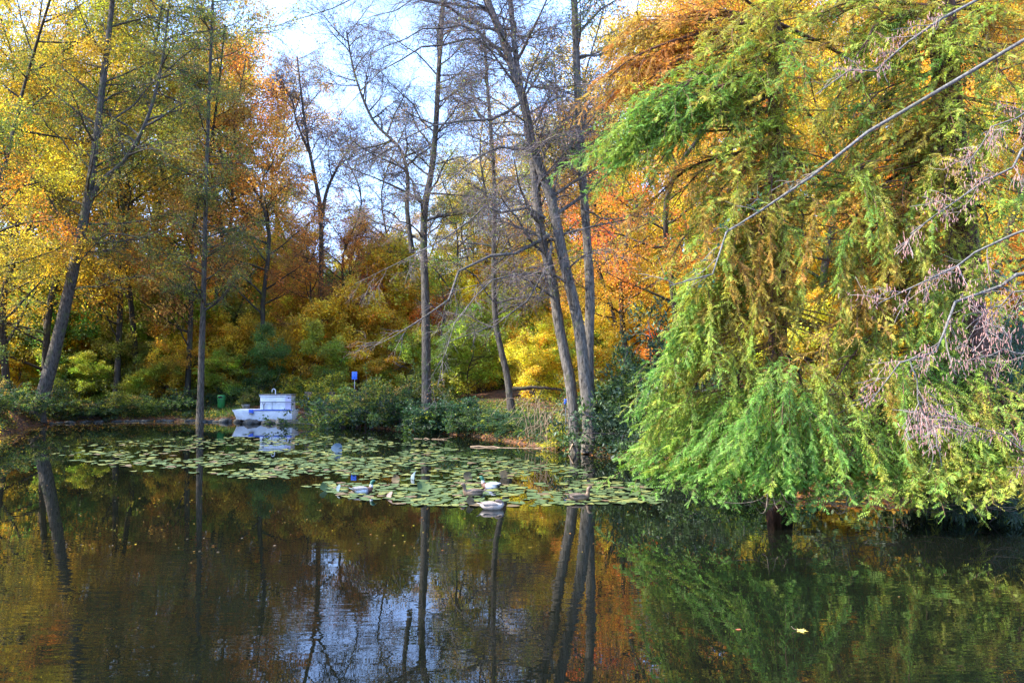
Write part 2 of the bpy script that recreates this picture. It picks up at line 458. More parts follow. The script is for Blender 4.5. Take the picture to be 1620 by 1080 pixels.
def catm3(b):
    return b[:, [0, 1, 3]]

def gz(x, y): return float(ground(np.array([x]), np.array([y]))[0])
def foot(px, D, sink=.15):
    x = (px - 810) / F * D; return np.array([x, D, gz(x, D) - sink])
def pl(D, *pts):
    """points (px, py[, extra depth])"""
    return [PX(p[0], p[1], D + (p[2] if len(p) > 2 else 0)) for p in pts]

ALD = (('green', 3), ('olive', 4), ('lime', 1.2), ('bronze', 1), ('gold', .5))
# --- leaning alder on the left shore
D = 47.5
hero_tree('alder_tree', [([foot(58, D)] + pl(D, (75, 600), (100, 500), (124, 390), (136, 330), (150, 240), (163, 130), (176, 20), (184, -70)), .42, .11),
          (pl(D, (134, 340), (158, 290), (200, 250), (236, 180), (258, 90), (268, 0)), .17, .05)],
          [(pl(D, (124, 385), (165, 370, -1), (230, 375, -2), (290, 350, -3)), .10),
           (pl(D, (118, 458), (150, 452, -1), (200, 440, -2), (260, 430, -2)), .08),
           (pl(D, (145, 270), (100, 225), (60, 180, -1), (20, 160, -1)), .10),
           (pl(D, (152, 215), (210, 165), (260, 120), (320, 70), (380, 20)), .11),
           (pl(D, (158, 165), (190, 145), (250, 130, -1), (310, 115, -2)), .09),
           (pl(D, (110, 430), (80, 400), (40, 390, -1), (-10, 400, -2)), .09),
           (pl(D, (150, 250), (190, 225, -1), (260, 240, -2), (320, 260, -3)), .09)],
          'tall mossy tree leaning right from the bank at the left, its base broad and dark', rand=(34, .33, 1., (4, 7.5), (45, 85), .2),
          n2=13, L2=(.8, 2.1), n3=9, L3=(.4, 1.0), n4=1, nleaf=4, leaf=.10, spec=ALD, flat=.4, twigmat=M_DARKTWIG)
# --- straight dark trunk
D = 50.6
hero_tree('alder_tree', [([foot(318, D)] + pl(D, (319, 560), (322, 470), (325, 340), (329, 200), (334, 70), (338, -30)), .22, .07)],
          [(pl(D, (322, 420), (280, 400, -1), (240, 405, -2), (200, 415, -2)), .06), (pl(D, (325, 400), (370, 385, -1), (420, 395, -2)), .06)],
          'straight slender dark trunk rising from the shore between the leaning tree and green bin', rand=(44, .28, 1., (3, 5.5), (60, 95), .15),
          n2=12, L2=(.6, 1.7), n3=9, L3=(.4, .9), n4=2, nleaf=3, leaf=.10, spec=(('green', 3), ('olive', 3), ('lime', 1), ('bronze', 1)), flat=.35, flare=.35, twigmat=M_DARKTWIG)
# --- forked tree against the sky
D = 60
hero_tree('forked_tree', [([foot(508, D)] + pl(D, (508, 560), (508, 450), (508, 345), (500, 290), (488, 230), (478, 160), (470, 90)), .26, .05),
          (pl(D, (508, 350), (518, 300), (540, 255), (565, 215)), .16, .04), (pl(D, (493, 250), (470, 195), (462, 160), (440, 130)), .10, .03)],
          [], 'dark forked tree with fine purplish twigs against the pale sky, behind the white boat', rand=(18, .45, 1., (2.5, 4.5), (30, 65), .3),
          n2=12, L2=(.8, 1.9), n3=9, L3=(.4, .9), n4=2, nleaf=1, leaf=.10, spec=(('purple', 3), ('rust', 2), ('olive', 1)), flare=.3)
# --- tree right of boat with arching limb to the left
D = 42.
hero_tree('alder_tree', [([foot(675, D)] + pl(D, (674, 560), (673, 470), (670, 390), (672, 330), (684, 260), (690, 190), (694, 110), (700, 20), (704, -40)), .25, .09),
          (pl(D + .5, (652, 400), (644, 330), (645, 280), (632, 235), (590, 190), (562, 120), (548, 50)), .13, .04)],
          [(pl(D, (670, 380), (640, 350, -1), (590, 330, -2), (520, 340, -3)), .07),
           (pl(D, (672, 330), (640, 270, -1), (590, 240, -2), (530, 230, -3)), .07),
           (pl(D, (688, 210), (640, 150), (590, 110), (530, 100)), .07), (pl(D, (692, 120), (650, 80), (600, 50), (540, 30)), .07)],
          'upright grey alder behind the bank bushes right of the blue sign', rand=(42, .34, 1., (3, 6.), (45, 85), .1),
          n2=13, L2=(.8, 2.1), n3=10, L3=(.4, 1.), n4=3, nleaf=1, leaf=.075, spec=(('purple', 4), ('olive', 2), ('green', 1)), flat=.5)
# --- slender tree, leaning left
D = 40.
hero_tree('alder_tree', [([foot(810, D)] + pl(D, (803, 600), (793, 555), (783, 500), (781, 400), (782, 300), (776, 200), (770, 120), (766, 50)), .19, .06)],
          [(pl(D, (783, 480), (740, 430, -1), (690, 410, -2), (640, 430, -3)), .06), (pl(D, (782, 420), (820, 360, -1), (870, 330, -1)), .06)],
          'slender slightly bent grey trunk behind the low hedge left of the twin trunks', rand=(36, .33, 1., (2.8, 5), (50, 85), .1),
          n2=12, L2=(.7, 1.8), n3=9, L3=(.4, .9), n4=3, nleaf=1, leaf=.075, spec=(('purple', 3), ('olive', 3), ('green', 1)), flat=.5)
# --- big twin-trunked alder leaning left
D = 29.
big, bigL, bigR, _ = hero_tree('twin_trunk_alder', [
          ([foot(934, D)] + pl(D, (930, 640), (924, 593), (917, 527), (903, 460), (889, 400), (873, 320), (854, 265), (840, 225), (830, 167), (808, 100), (793, 55), (772, 5), (752, -60)), .235, .12),
          ([foot(912, D + .3)] + pl(D + .3, (903, 613), (896, 575), (883, 510), (873, 443), (858, 380), (850, 327), (843, 250), (834, 200)), .20, .15),
          (pl(D + .1, (834, 190), (824, 150), (815, 80), (808, 10), (802, -60)), .12, .08)],
          [(pl(D, (868, 372), (840, 388, -.5), (790, 396, -1), (735, 425, -2), (690, 480, -2.5), (640, 530, -3), (575, 556, -3)), .12),
           (pl(D, (862, 345), (800, 330, -.5), (740, 345, -1), (660, 400, -2), (560, 450, -3)), .09),
           (pl(D, (872, 385), (868, 420, -1), (835, 470, -1.5), (780, 515, -2), (700, 545, -3)), .08),
           (pl(D, (848, 240), (810, 232, -.5), (770, 240, -1), (715, 275, -1), (640, 330, -2)), .09),
           (pl(D, (826, 160), (780, 185, -.5), (720, 190, -1), (640, 220, -2), (560, 290, -3)), .09),
           (pl(D, (812, 110), (760, 55), (700, 42), (640, 60, -1), (570, 95, -2)), .10),
           (pl(D, (800, 80), (740, 70), (670, 78, -1), (600, 120, -2), (530, 190, -3)), .09),
           (pl(D, (780, 20), (720, 5), (650, 5, -1), (560, 40, -2)), .09),
           (pl(D, (790, 50), (700, 10), (620, -10, -1), (520, 10, -2), (440, 40, -2)), .09),
           (pl(D, (878, 330), (880, 290), (905, 200), (925, 150, -1)), .08),
           (pl(D, (868, 300), (890, 245), (925, 210), (965, 195, -1)), .08),
           (pl(D, (895, 430), (935, 400, -1), (990, 395, -2)), .07),
           (pl(D, (820, 120), (860, 140, -1), (920, 130, -2), (980, 160, -3)), .07),
           (pl(D, (835, 215), (780, 210, .5), (730, 150, 1), (680, 130, 1)), .07),
           (pl(D, (900, 450), (850, 430, -1), (780, 450, -2), (720, 510, -3), (680, 600, -4)), .07)],
          'big twin-trunked alder leaning left over the water, with long bare drooping limbs',
          rand=(28, .4, 1., (2.5, 6.), (45, 85), .05), n2=14, L2=(.6, 2.), n3=9, L3=(.35, .9), n4=2, nleaf=1, leaf=.055, r3=.005,
          spec=(('purple', 5), ('rust', 1), ('green', 1.5), ('olive', 1), ('lime', .6)), bark=M_BARKLIT, flat=.6, grav2=-.45, grav3=-.35, flare=.55)
# --- straight trunk beside it
D = 30.
hero_tree('alder_tree', [([foot(938, D)] + pl(D, (934, 640), (931, 560), (933, 460), (927, 360), (922, 290), (916, 200), (912, 100), (908, 0), (905, -60)), .20, .12)],
          [(pl(D, (915, 185), (890, 190), (868, 230), (850, 250, -1)), .06), (pl(D, (922, 330), (960, 345, -1), (1020, 342, -2)), .06),
           (pl(D, (912, 60), (950, 20), (1000, -10, -1), (1060, -20, -2)), .08), (pl(D, (914, 90), (970, 80, -1), (1040, 40, -2)), .07)],
          'straight grey trunk close to the right of the twin-trunked alder, green leaves near its top', rand=(22, .55, 1., (2, 4), (45, 85), .1),
          n2=11, L2=(.5, 1.4), n3=8, L3=(.3, .7), nleaf=5, leaf=.075, spec=(('green', 4), ('dark', 3), ('olive', 1)), bark=M_BARKLIT)

# ---------------------------------------------------------------- forest variants
def forest_variant(seed, H=18., cr=4.2, low=.22, nl=26, leaf=.105, nleaf=18, asc=(45, 80), r0=.155, L2=(.9, 2.), L3=(.5, 1.1)):
    global rng
    rng = np.random.default_rng(seed)
    pts = [np.array([rng.normal() * .35 * k, rng.normal() * .35 * k, H * z]) for k, z in enumerate([0, .25, .5, .75, .98])]
    pts[0][:] = 0; pts[0][2] = -.4
    me, P, rad = trunk_mesh(pts, r0, r0 * .22, M_FARBARK, K=16, S=8, flare=.3, seed=seed)
    C, CR = spawn(P[None], rad[None], nl, (cr * .8, cr * 1.25), asc, low, 1., K=6, flat=.4, grav=.25, rk=.016, taper=.55, rend=.01, up=.25)
    a, ar = spawn(C, CR, 7, L2, (30, 65), .2, 1., K=4, flat=.5, grav=-.1, rk=.012, rend=.006, taper=.35)
    b, br = spawn(a, ar, 6, L3, (25, 65), .15, 1., K=3, flat=.5, grav=-.3, rk=.010, rend=.004, taper=.3)
    V, Fq = join([tubes(C, CR, 4), tubes(a, ar, 3), ribbons(b, br)])
    mb = raw_mesh('branchwork', V, Fq, mat=M_FARBARK)
    c, T = leaf_sites(b, nleaf, 0., 1., .13)
    N = len(c)
    ax = norm(T + rng.normal(size=(N, 3)) * .8 + np.array([0, 0, -.3])); nr = norm(rng.normal(size=(N, 3)) * .9 + np.array([0, 0, 1.]))
    l = leaf * rng.uniform(.6, 1.35, N)
    V, Fq = leafquads(c, ax, nr, l, l * .66)
    cl = np.repeat(np.arange(len(b)) // 30, nleaf)
    cf = np.exp(rng.normal(0, .22, int(cl.max()) + 1))[cl] * np.exp(rng.normal(0, .28, N))
    hue = rng.normal(0, .14, int(cl.max()) + 1)[cl] + rng.normal(0, .1, N)
    col = np.stack([cf * (1 + .3 * hue), cf * (1 - .75 * hue), cf * (1 - .5 * hue)], -1)
    mc = raw_mesh('crown', V, Fq, col=np.repeat(col, 4, 0), mat=M_LEAF)
    return me, mb, mc
VAR = [forest_variant(101), forest_variant(102, cr=5., nl=22), forest_variant(103, cr=3.4, nl=30, low=.15), forest_variant(104, low=.1, cr=4.6, nl=30),
       forest_variant(105, cr=5.4, nl=24, low=.3), forest_variant(106, cr=4, low=.12, nl=32, asc=(35, 70))]
BARE = forest_variant(107, cr=3.8, nl=30, nleaf=5, asc=(30, 65), leaf=.11, r0=.13)
NEARV = [forest_variant(108, 18, 4.6, .08, 28, .085, 34, (45, 80), .17)]
rng = np.random.default_rng(77)
def forest_tree(x, y, H, v, colr, label, group, name='broadleaf_tree', wide=1., H0=18.):
    me, mb, mc = v
    s = H / H0
    root = put(name, None, loc=(x, y, gz(x, y)), label=label, cat='tree', group=group, rot=(0, 0, rng.uniform(0, 6.28)), scale=(max(s, .7) * wide, max(s, .7) * wide, s))
    put('trunk', me, root); put('branchwork', mb, root, kind='stuff'); put('crown', mc, root, color=(*colr, 1), kind='stuff')
    return root
TOPX = [-300, 0, 150, 260, 320, 380, 440, 480, 530, 600, 660, 720, 790, 860, 930, 975, 1010, 1100, 1620, 2000]
TOPY = [-150, -150, -120, 0, 40, 60, 120, 310, 345, 330, 290, 260, 230, 200, 180, 100, 0, -120, -160, -160]
def pick(px, py):
    """autumn colour of the wood by where it stands"""
    z = rng.random()
    if px < 180: opts = [('gold', 4), ('olive', 3), ('bronze', 2), ('yellow', 2)]
    elif px < 420: opts = [('orange', 4), ('gold', 4), ('bronze', 1), ('olive', 1.5)]
    elif px < 640: opts = [('rust', 1.5), ('orange', 3), ('bronze', 2), ('gold', 2)]
    elif px < 960: opts = [('gold', 4), ('yellow', 2), ('orange', 2), ('lime', 2)]
    else: opts = [('gold', 4), ('orange', 3), ('yellow', 3)]
    w = np.array([o[1] for o in opts], float)
    return opts[rng.choice(len(opts), p=w / w.sum())][0]
ADJ = {'gold': 'golden', 'olive': 'olive green', 'bronze': 'bronze', 'yellow': 'bright yellow', 'orange': 'orange', 'rust': 'russet', 'lime': 'yellow-green', 'green': 'green'}
def zone(px):
    return ('in the wood behind the leaning tree' if px < 180 else 'in the wood behind the straight dark trunk' if px < 420 else
            'in the wood behind the white boat' if px < 640 else 'in the wood behind the slender grey trunks' if px < 960 else 'in the wood behind the big cypress')
def deep(D0):
    return 'front row ' if D0 < 60 else 'second row ' if D0 < 70 else 'inner ' if D0 < 80 else 'half hidden inner ' if D0 < 95 else 'farthest '
for D0, step in ((57, 5.2), (65, 6.0), (75, 6.8), (88, 8.5), (104, 11)):
    x = -D0 * .72
    while x < D0 * .72:
        y = D0 + rng.uniform(-3, 3); xx = x + rng.uniform(-1.4, 1.4)
        px = 810 + xx / y * F
        x += step
        top = np.interp(px, TOPX, TOPY) + rng.uniform(-12, 45)
        if D0 > 60 and 470 < px < 950: top = max(top, np.interp(px, TOPX, TOPY) - 10)
        zt = PX(px, top, y)[2]; H = zt - gz(xx, y)
        H = min(H, 27 if D0 < 70 else 34)
        k = pick(px, 0)
        c = np.array(PAL[k]) * rng.uniform(.85, 1.15)
        forest_tree(xx, y, max(H, 5), VAR[rng.integers(len(VAR))], c, f'{deep(D0)}{ADJ[k]} leaved tree {zone(px)}', f'{ADJ[k]} trees {zone(px)}')
# trees closer in, behind the right bank and cypress
RB = {1010: 'showing between the straight grey trunk and the cypress', 1090: 'behind the left edge of the cypress, crown filling the top', 1180: 'just left of the slimmer cypress trunk', 1290: 'just right of the slimmer cypress trunk',
      1380: 'midway between the two cypress trunks', 1480: 'just left of the thick reddish cypress trunk', 1590: 'just right of the thick reddish cypress trunk', 1680: 'beyond the bamboo at the right edge', 960: 'behind the straight grey trunk, lower than the rest',
      1120: 'farther back behind the green left boughs of the cypress', 1330: 'farther back between the two cypress trunks', 1540: 'farther back behind the thick reddish cypress trunk'}
for px, D0, top, k in ((1010, 40, 60, 'gold'), (1090, 36, -60, 'orange'), (1180, 38, -150, 'gold'), (1290, 33, -150, 'gold'), (1380, 36, -150, 'yellow'), (1480, 31, -150, 'gold'),
                       (1590, 30, -150, 'orange'), (1680, 34, -150, 'gold'), (960, 46, 200, 'gold'), (1120, 46, -100, 'yellow'), (1330, 44, -150, 'orange'), (1540, 42, -150, 'gold')):
    xx = (px - 810) / F * D0; H = min(PX(px, top, D0)[2] - gz(xx, D0), 24)
    forest_tree(xx, D0, H, NEARV[0], np.array(PAL[k]) * rng.uniform(.9, 1.2), f'{ADJ[k]} tree {RB[px]}', f'{ADJ[k]} trees on the right bank')
# two trees the photo shows on their own
o = forest_tree((425 - 810) / F * 57, 57, 24.5, VAR[0], np.array(PAL['orange']) * 1.1, 'orange topped tree beside the sky gap, upright bare lower trunk behind the boat', None)
# yellow trees standing closer on the left
for px, D0, top, k in ((-20, 45, -100, 'gold'), (15, 50, -120, 'olive'), (70, 53, -120, 'gold'), (-90, 40, -100, 'olive')):
    xx = (px - 810) / F * D0; H = min(PX(px, top, D0)[2] - gz(xx, D0), 25)
    forest_tree(xx, D0, H, NEARV[0], np.array(PAL[k]) * 1.05, f'tall {ADJ[k]} tree ' + {-20: 'cut by the left edge, nearest of its row', 15: 'at the left edge, second behind the shore', 70: 'directly behind the crown of the leaning tree', -90: 'mostly beyond the left edge above the shore bush'}[px], f'{ADJ[k]} trees at the left edge')
HB = {545: 'half-bare tree with purplish twigs just right of the forked tree', 600: 'thin olive-leaved half-bare tree in the sky gap left of the upright grey alder', 640: 'bronze half-bare tree just left of the upright grey alder', 750: 'golden half-bare tree between the upright alder and slender trunk',
      860: 'golden half-bare tree behind the upper twin trunks', 960: 'bronze half-bare tree right of the straight grey trunk', 470: 'distant bronze half-bare tree left of the forked tree', 360: 'olive half-bare tree just right of the straight dark trunk', 225: 'olive half-bare tree between leaning tree and straight dark trunk'}
# thin half-bare trees whose tops fill the sky gap with twigs
for px, D0, top, k in ((545, 58, 200, 'purple'), (640, 66, 190, 'bronze'), (750, 60, 140, 'gold'), (860, 62, 60, 'gold'), (960, 60, 20, 'bronze'), (470, 70, 190, 'bronze'), (360, 66, 20, 'olive'), (225, 56, -60, 'olive')):
    xx = (px - 810) / F * D0; H = PX(px, top, D0)[2] - gz(xx, D0)
    forest_tree(xx, D0, H, BARE, np.array(PAL[k]) * 1.1, HB[px], 'half-bare trees against the sky')

# ---------------------------------------------------------------- understorey of the wood: saplings leafy to the ground
SAP = [forest_variant(201, 6., 2.3, .04, 22, .13, 17, (50, 85), .05, (.5, 1.1), (.3, .7)), forest_variant(202, 6., 2.0, .03, 24, .12, 17, (55, 90), .045, (.5, 1.), (.3, .6)),
       forest_variant(203, 6., 2.7, .08, 20, .14, 16, (45, 80), .055, (.6, 1.2), (.3, .7)), forest_variant(204, 6., 1.8, .02, 24, .11, 19, (40, 75), .04, (.5, 1.), (.3, .6))]
rng = np.random.default_rng(5)
def sap_pick(px, near):
    if px < 200: o = [('gold', 4), ('olive', 3), ('green', 2 if near else 1), ('lime', 2.5)]
    elif px < 470: o = [('green', 1.5 if near else .4), ('olive', 2), ('gold', 6), ('orange', .01 if near else 2), ('lime', 2.5)]
    elif px < 640: o = [('olive', 1.5), ('lime', 3), ('green', .5), ('orange', .01 if near else 2), ('gold', 6)]
    elif px < 960: o = [('yellow', 3), ('lime', 4), ('gold', 3), ('orange', 1 if not near else .01)]
    else: o = [('gold', 4), ('orange', 2), ('yellow', 2), ('lime', 1)]
    w = np.array([k[1] for k in o], float); return o[rng.choice(len(o), p=w / w.sum())][0]
for D0, step, hh in ((54.6, 3.0, (2.8, 4.6)), (57.5, 2.8, (4, 8)), (61, 3.1, (6, 9.5)), (66, 3.4, (7, 10)), (71, 4.0, (7, 11)), (79, 5, (6, 10)), (92, 6, (7, 12)), (112, 7, (9, 14))):
    x = -D0 * .68
    while x < D0 * .12:
        y = D0 + rng.uniform(-1.3, 1.3); xx = x + rng.uniform(-.9, .9); x += step
        px = 810 + xx / y * F; k = sap_pick(px, D0 < 60)
        forest_tree(xx, y, rng.uniform(*hh), SAP[rng.integers(4)], np.array(PAL[k]) * rng.uniform(.9, 1.2) * (1.5 if k == 'green' else 1), f'{"low " if D0 < 56 else ""}{deep(D0)}{ADJ[k]} leafy sapling growing {zone(px)}', f'{ADJ[k]} saplings {zone(px)}', 'sapling', 1.1, 6.)
for y0, x0, x1, step, hh in ((46, 1., 17, 2.6, (2, 4.2)), (50, -5, 24, 3, (3, 6)), (42, 4.5, 20, 2.5, (2, 4.5)), (37, 7.5, 24, 2.6, (2.5, 5)), (32, 9, 26, 2.6, (3, 6)), (27, 9.5, 24, 2.8, (2.5, 5)), (58, 8, 42, 3.6, (5, 9)), (68, 8, 50, 4.4, (7, 11)), (84, 10, 60, 5.5, (9, 13))):
    x = x0
    while x < x1:
        y = y0 + rng.uniform(-1, 1); xx = x + rng.uniform(-.8, .8); x += step
        px = 810 + xx / y * F; k = sap_pick(px, False)
        zz = 'behind the twin-trunked alder' if px < 960 else 'on the bank behind the cypress'
        forest_tree(xx, y, rng.uniform(*hh), SAP[rng.integers(4)], np.array(PAL[k]) * rng.uniform(.85, 1.2), f'{"tallest" if y0 > 80 else "tall" if y0 > 60 else "mid-height" if y0 > 48 else "low"} {ADJ[k]} leafy sapling {zz}', f'{ADJ[k]} saplings {zz}', 'sapling', 1.1, 6.)

# ---------------------------------------------------------------- bushes on the banks
def bush_variant(seed, H=2., ns=26, spread=(5, 75), leaf=.08, asp=.6, nleaf=12, spec=(('dark', 1),), droop=-.2, L2=(.35, .8), L3=(.2, .45), grav=-.5, mat=None, n2=8, n3=5, up=1.2):
    global rng
    rng = np.random.default_rng(seed)
    P0 = np.array([[[0, 0, -.15], [0, 0, 0], [0, 0, .15]]], float)
    C, CR = spawn(P0, np.full((1, 3), .05), ns, (H * .6, H * 1.15), spread, 0, 1, K=7, flat=.2, grav=grav, rk=.010, taper=0, rend=.005, wig=.1)
    C[:, :, :2] += (rng.normal(size=(ns, 1, 2)) * H * .12)
    a, ar = spawn(C, CR, n2, L2, (25, 70), .15, 1., K=4, flat=.8, grav=grav * .4, rk=.010, rend=.003, taper=.3)
    b, br = spawn(a, ar, n3, L3, (25, 70), .1, 1., K=3, flat=.8, grav=-.3, rk=.010, rend=.002, taper=.3)
    V, Fq = join([tubes(C, CR, 4), tubes(a, ar, 3)])
    mb = raw_mesh('branchwork', V, Fq, mat=M_TWIG)
    V, Fq, c = make_leaves(b, nleaf, leaf, spec, jit=.03, up=up, droop=droop, asp=asp, per_clump=n3 * 2, t0=0)
    return mb, raw_mesh('foliage', V, Fq, col=c, mat=mat or M_LEAF)
B_BRAM = bush_variant(301, spec=(('dark', 4), ('green', 4), ('teal', 2), ('lime', .6)), leaf=.085)
B_WILLOW = bush_variant(302, spec=(('green', 3), ('olive', 3), ('dark', 2), ('bronze', .7), ('lime', .7)), leaf=.10, asp=.4, spread=(5, 60))
B_TEAL = bush_variant(303, spec=(('teal', 5), ('dark', 2), ('green', 2), ('lime', .5)), leaf=.095, asp=.75, spread=(15, 85))
B_RHODO = bush_variant(304, spec=(('dark', 5), ('green', 3), ('teal', 1)), leaf=.09, asp=.36, nleaf=15, mat=M_WAXY)
B_IVY = bush_variant(305, spec=(('green', 5), ('lime', 2), ('dark', 1)), leaf=.058, asp=.8, nleaf=16, spread=(5, 50))
B_BAMB = bush_variant(306, spec=(('dark', 3), ('teal', 3), ('green', 2), ('lime', .4)), leaf=.16, asp=.12, nleaf=13, droop=-1.1, spread=(3, 40), mat=M_WAXY, grav=-.35)
B_YEL = bush_variant(307, spec=(('lime', 4), ('yellow', 3), ('green', 2)), leaf=.10, asp=.6)
rng = np.random.default_rng(9)
def bush(px, D, top, v, label, wide=1., group=None, H0=2.1, name='bush', color=None, low=None):
    x = (px - 810) / F * D; z0 = gz(x, D) if low is None else low
    H = max(PX(px, top, D)[2] - z0, .4); s = H / H0
    root = put(name, None, loc=(x, D, z0), label=label, cat='bush', group=group, rot=(0, 0, rng.uniform(0, 6.28)), scale=(s * wide, s * wide, s))
    put('branchwork', v[0], root, kind='stuff'); put('foliage', v[1], root, kind='stuff', color=color)
for a in [
    (500, 47.8, 650, B_WILLOW, 'low green bush beside the right end of the white boat', 1.9), (538, 46.6, 622, B_WILLOW, 'willowy green bush overhanging the water right of the boat', 1.2),
    (563, 45.2, 603, B_BRAM, 'dark green bush under the blue sign at the water', 1.4), (600, 44.3, 596, B_WILLOW, 'tall willowy bush with yellowing leaves right of the blue sign', 1.2),
    (640, 43.0, 610, B_BRAM, 'dark bush at the water left of the upright grey alder', 1.3), (655, 44.5, 590, B_WILLOW, 'loose olive bush just behind the upright grey alder', 1.1),
    (690, 41.0, 628, B_TEAL, 'blue-green bush in front of the upright grey alder', 1.6), (727, 40.0, 618, B_TEAL, 'rounded blue-green bush, highest on the low hedge', 1.3),
    (762, 38.0, 642, B_BRAM, 'low bramble left of the slender grey trunk', 1.9), (800, 36.5, 646, B_TEAL, 'low blue-green bramble below the slender grey trunk', 2.0),
    (838, 35.0, 648, B_BRAM, 'low bramble right of the slender grey trunk', 2.0), (870, 33.6, 655, B_BRAM, 'low bramble left of the twin-trunked alder', 1.8),
    (985, 30.2, 560, B_IVY, 'light green leafy bush rising right behind the grey trunk', .8), (1020, 29.2, 590, B_IVY, 'green leafy bush between the grey trunk and the cypress', .9),
    (1055, 31, 500, B_RHODO, 'tall dark evergreen bush left of the cypress', .9), (1085, 29.5, 520, B_RHODO, 'dark evergreen bush partly behind the cypress edge', 1.1),
    (985, 28.6, 640, B_BAMB, 'dark narrow-leaved bush right of the grey trunk foot', 1.), (1050, 27.6, 660, B_RHODO, 'low dark evergreen bush at the water beside the cypress tip', 1.4),
    (950, 30.6, 612, B_BAMB, 'narrow-leaved bush behind the grey trunk', .8),
    (1130, 26, 600, B_RHODO, 'dark evergreen bush behind the lower left cypress boughs', 1.3), (1190, 23, 640, B_BRAM, 'bramble on the bank behind the cypress boughs', 1.5),
    (1590, 17.6, 500, B_BAMB, 'tall bamboo clump right of the reddish cypress trunk', .9), (1650, 16.8, 520, B_BAMB, 'bamboo clump at the right edge of the picture', .9),
    (1560, 19, 560, B_BAMB, 'bamboo clump behind the reddish cypress trunk', .9), (1640, 20, 470, B_RHODO, 'big dark evergreen bush at the far right behind the bamboo', 1.2),
    (1610, 15.6, 700, B_BAMB, 'small bamboo clump low at the right edge', 1.), (1500, 15.9, 690, B_BAMB, 'bamboo shoots poking through the lower cypress boughs', .8),
    (150, 50.6, 630, B_BRAM, 'low dark bush right of the leaning tree', 1.6), (185, 51.5, 618, B_WILLOW, 'low yellowing bush on the left bank', 1.5), (30, 45, 600, B_BRAM, 'dark bush left of the leaning tree foot', 1.3),
    (90, 50, 600, B_WILLOW, 'green bush behind the leaning tree foot', 1.2), (240, 52.2, 622, B_IVY, 'low green bush between leaning tree and straight trunk', 1.3), (285, 52.6, 610, B_BRAM, 'green bush just left of the straight dark trunk', 1.1),
    (-20, 40, 590, B_WILLOW, 'bush at the left edge of the picture', 1.3), (385, 54.5, 612, B_IVY, 'dark green bush behind the planter', 1.2), (430, 54.5, 590, B_WILLOW, 'green bush behind the white boat', 1.3), (470, 54, 600, B_YEL, 'yellow-green bush above the bench', 1.1),
    (520, 52.5, 590, B_YEL, 'yellow-flecked bush behind the bench end', 1.2), (352, 54.8, 608, B_BRAM, 'dark bush behind the green bin', 1.)]:
    bush(*a)
bush(898, 30.6, 660, B_YEL, 'little yellow-leaved shrub at the foot of the twin trunks', 1.2)

# ---------------------------------------------------------------- ground cover, fallen leaves, grass
rng = np.random.default_rng(21)
def scatter(n, u0, u1, s0, s1):
    u = rng.uniform(u0, u1, n); s = s0 + (s1 - s0) * rng.random(n) ** 1.3
    y = np.interp(u, SH_U, SH_D) + s; x = u * y
    return x, y, ground(x, y)
def litter(name, n, u0, u1, s0, s1, size, spec, lift, flatness, label=None, dens=None):
    x, y, z = scatter(n, u0, u1, s0, s1)
    if dens is not None:
        k = dens(x, y); x, y, z = x[k], y[k], z[k]
    n = len(x); c = np.stack([x, y, z + rng.uniform(.005, lift, n)], -1)
    ax = norm(np.stack([rng.normal(size=n), rng.normal(size=n), rng.normal(size=n) * flatness], -1)); nr = norm(np.stack([rng.normal(size=n) * flatness, rng.normal(size=n) * flatness, np.ones(n)], -1))
    l = size * rng.uniform(.6, 1.3, n)
    V, Fq = leafquads(c, ax, nr, l, l * .65)
    put(name, raw_mesh(name, V, Fq, col=np.repeat(mixcols(n, spec, None, .3), 4, 0), mat=M_LEAF), kind='stuff')
litter('fallen_leaves', 20000, -.7, .75, .0, 12, .13, (('bronze', 4), ('rust', 5), ('orange', 2), ('gold', 1), ((.10, .05, .03), 4)), .03, .35)
litter('ground_cover', 20000, -.17, .24, .1, 6, .10, (('green', 4), ('dark', 5), ('teal', 3), ('lime', 1)), .38, .7)
litter('low_plants', 14000, -.16, .12, 4, 14, .11, (('green', 4), ('olive', 3), ('lime', 2), ('dark', 2)), .4, .7, dens=lambda x, y: noise3(np.stack([x, y, 0 * x], -1), .7, 18) > -.4)
litter('undergrowth', 16000, -.68, -.33, .3, 5.5, .10, (('green', 3), ('dark', 3), ('olive', 4), ('gold', 1.5)), .35, .7, dens=lambda x, y: noise3(np.stack([x, y, 0 * x], -1), .9, 8) > -.2)
n = 9000
x, y, z = scatter(n, -.48, -.27, .9, 5.0)
k = noise3(np.stack([x, y, 0 * x], -1), .8, 4) > .0; x, y, z = x[k], y[k], z[k]; n = len(x)
V, Fq = leafquads(np.stack([x, y, z - .02], -1), np.stack([rng.normal(size=n) * .4, rng.normal(size=n) * .4, np.ones(n)], -1), rng.normal(size=(n, 3)), rng.uniform(.15, .42, n), np.full(n, .022))
put('grass', raw_mesh('grass', V, Fq, col=np.repeat(mixcols(n, (('green', 3), ((.06, .16, .03), 3), ('olive', 1))), 4, 0), mat=M_LEAF), kind='stuff')

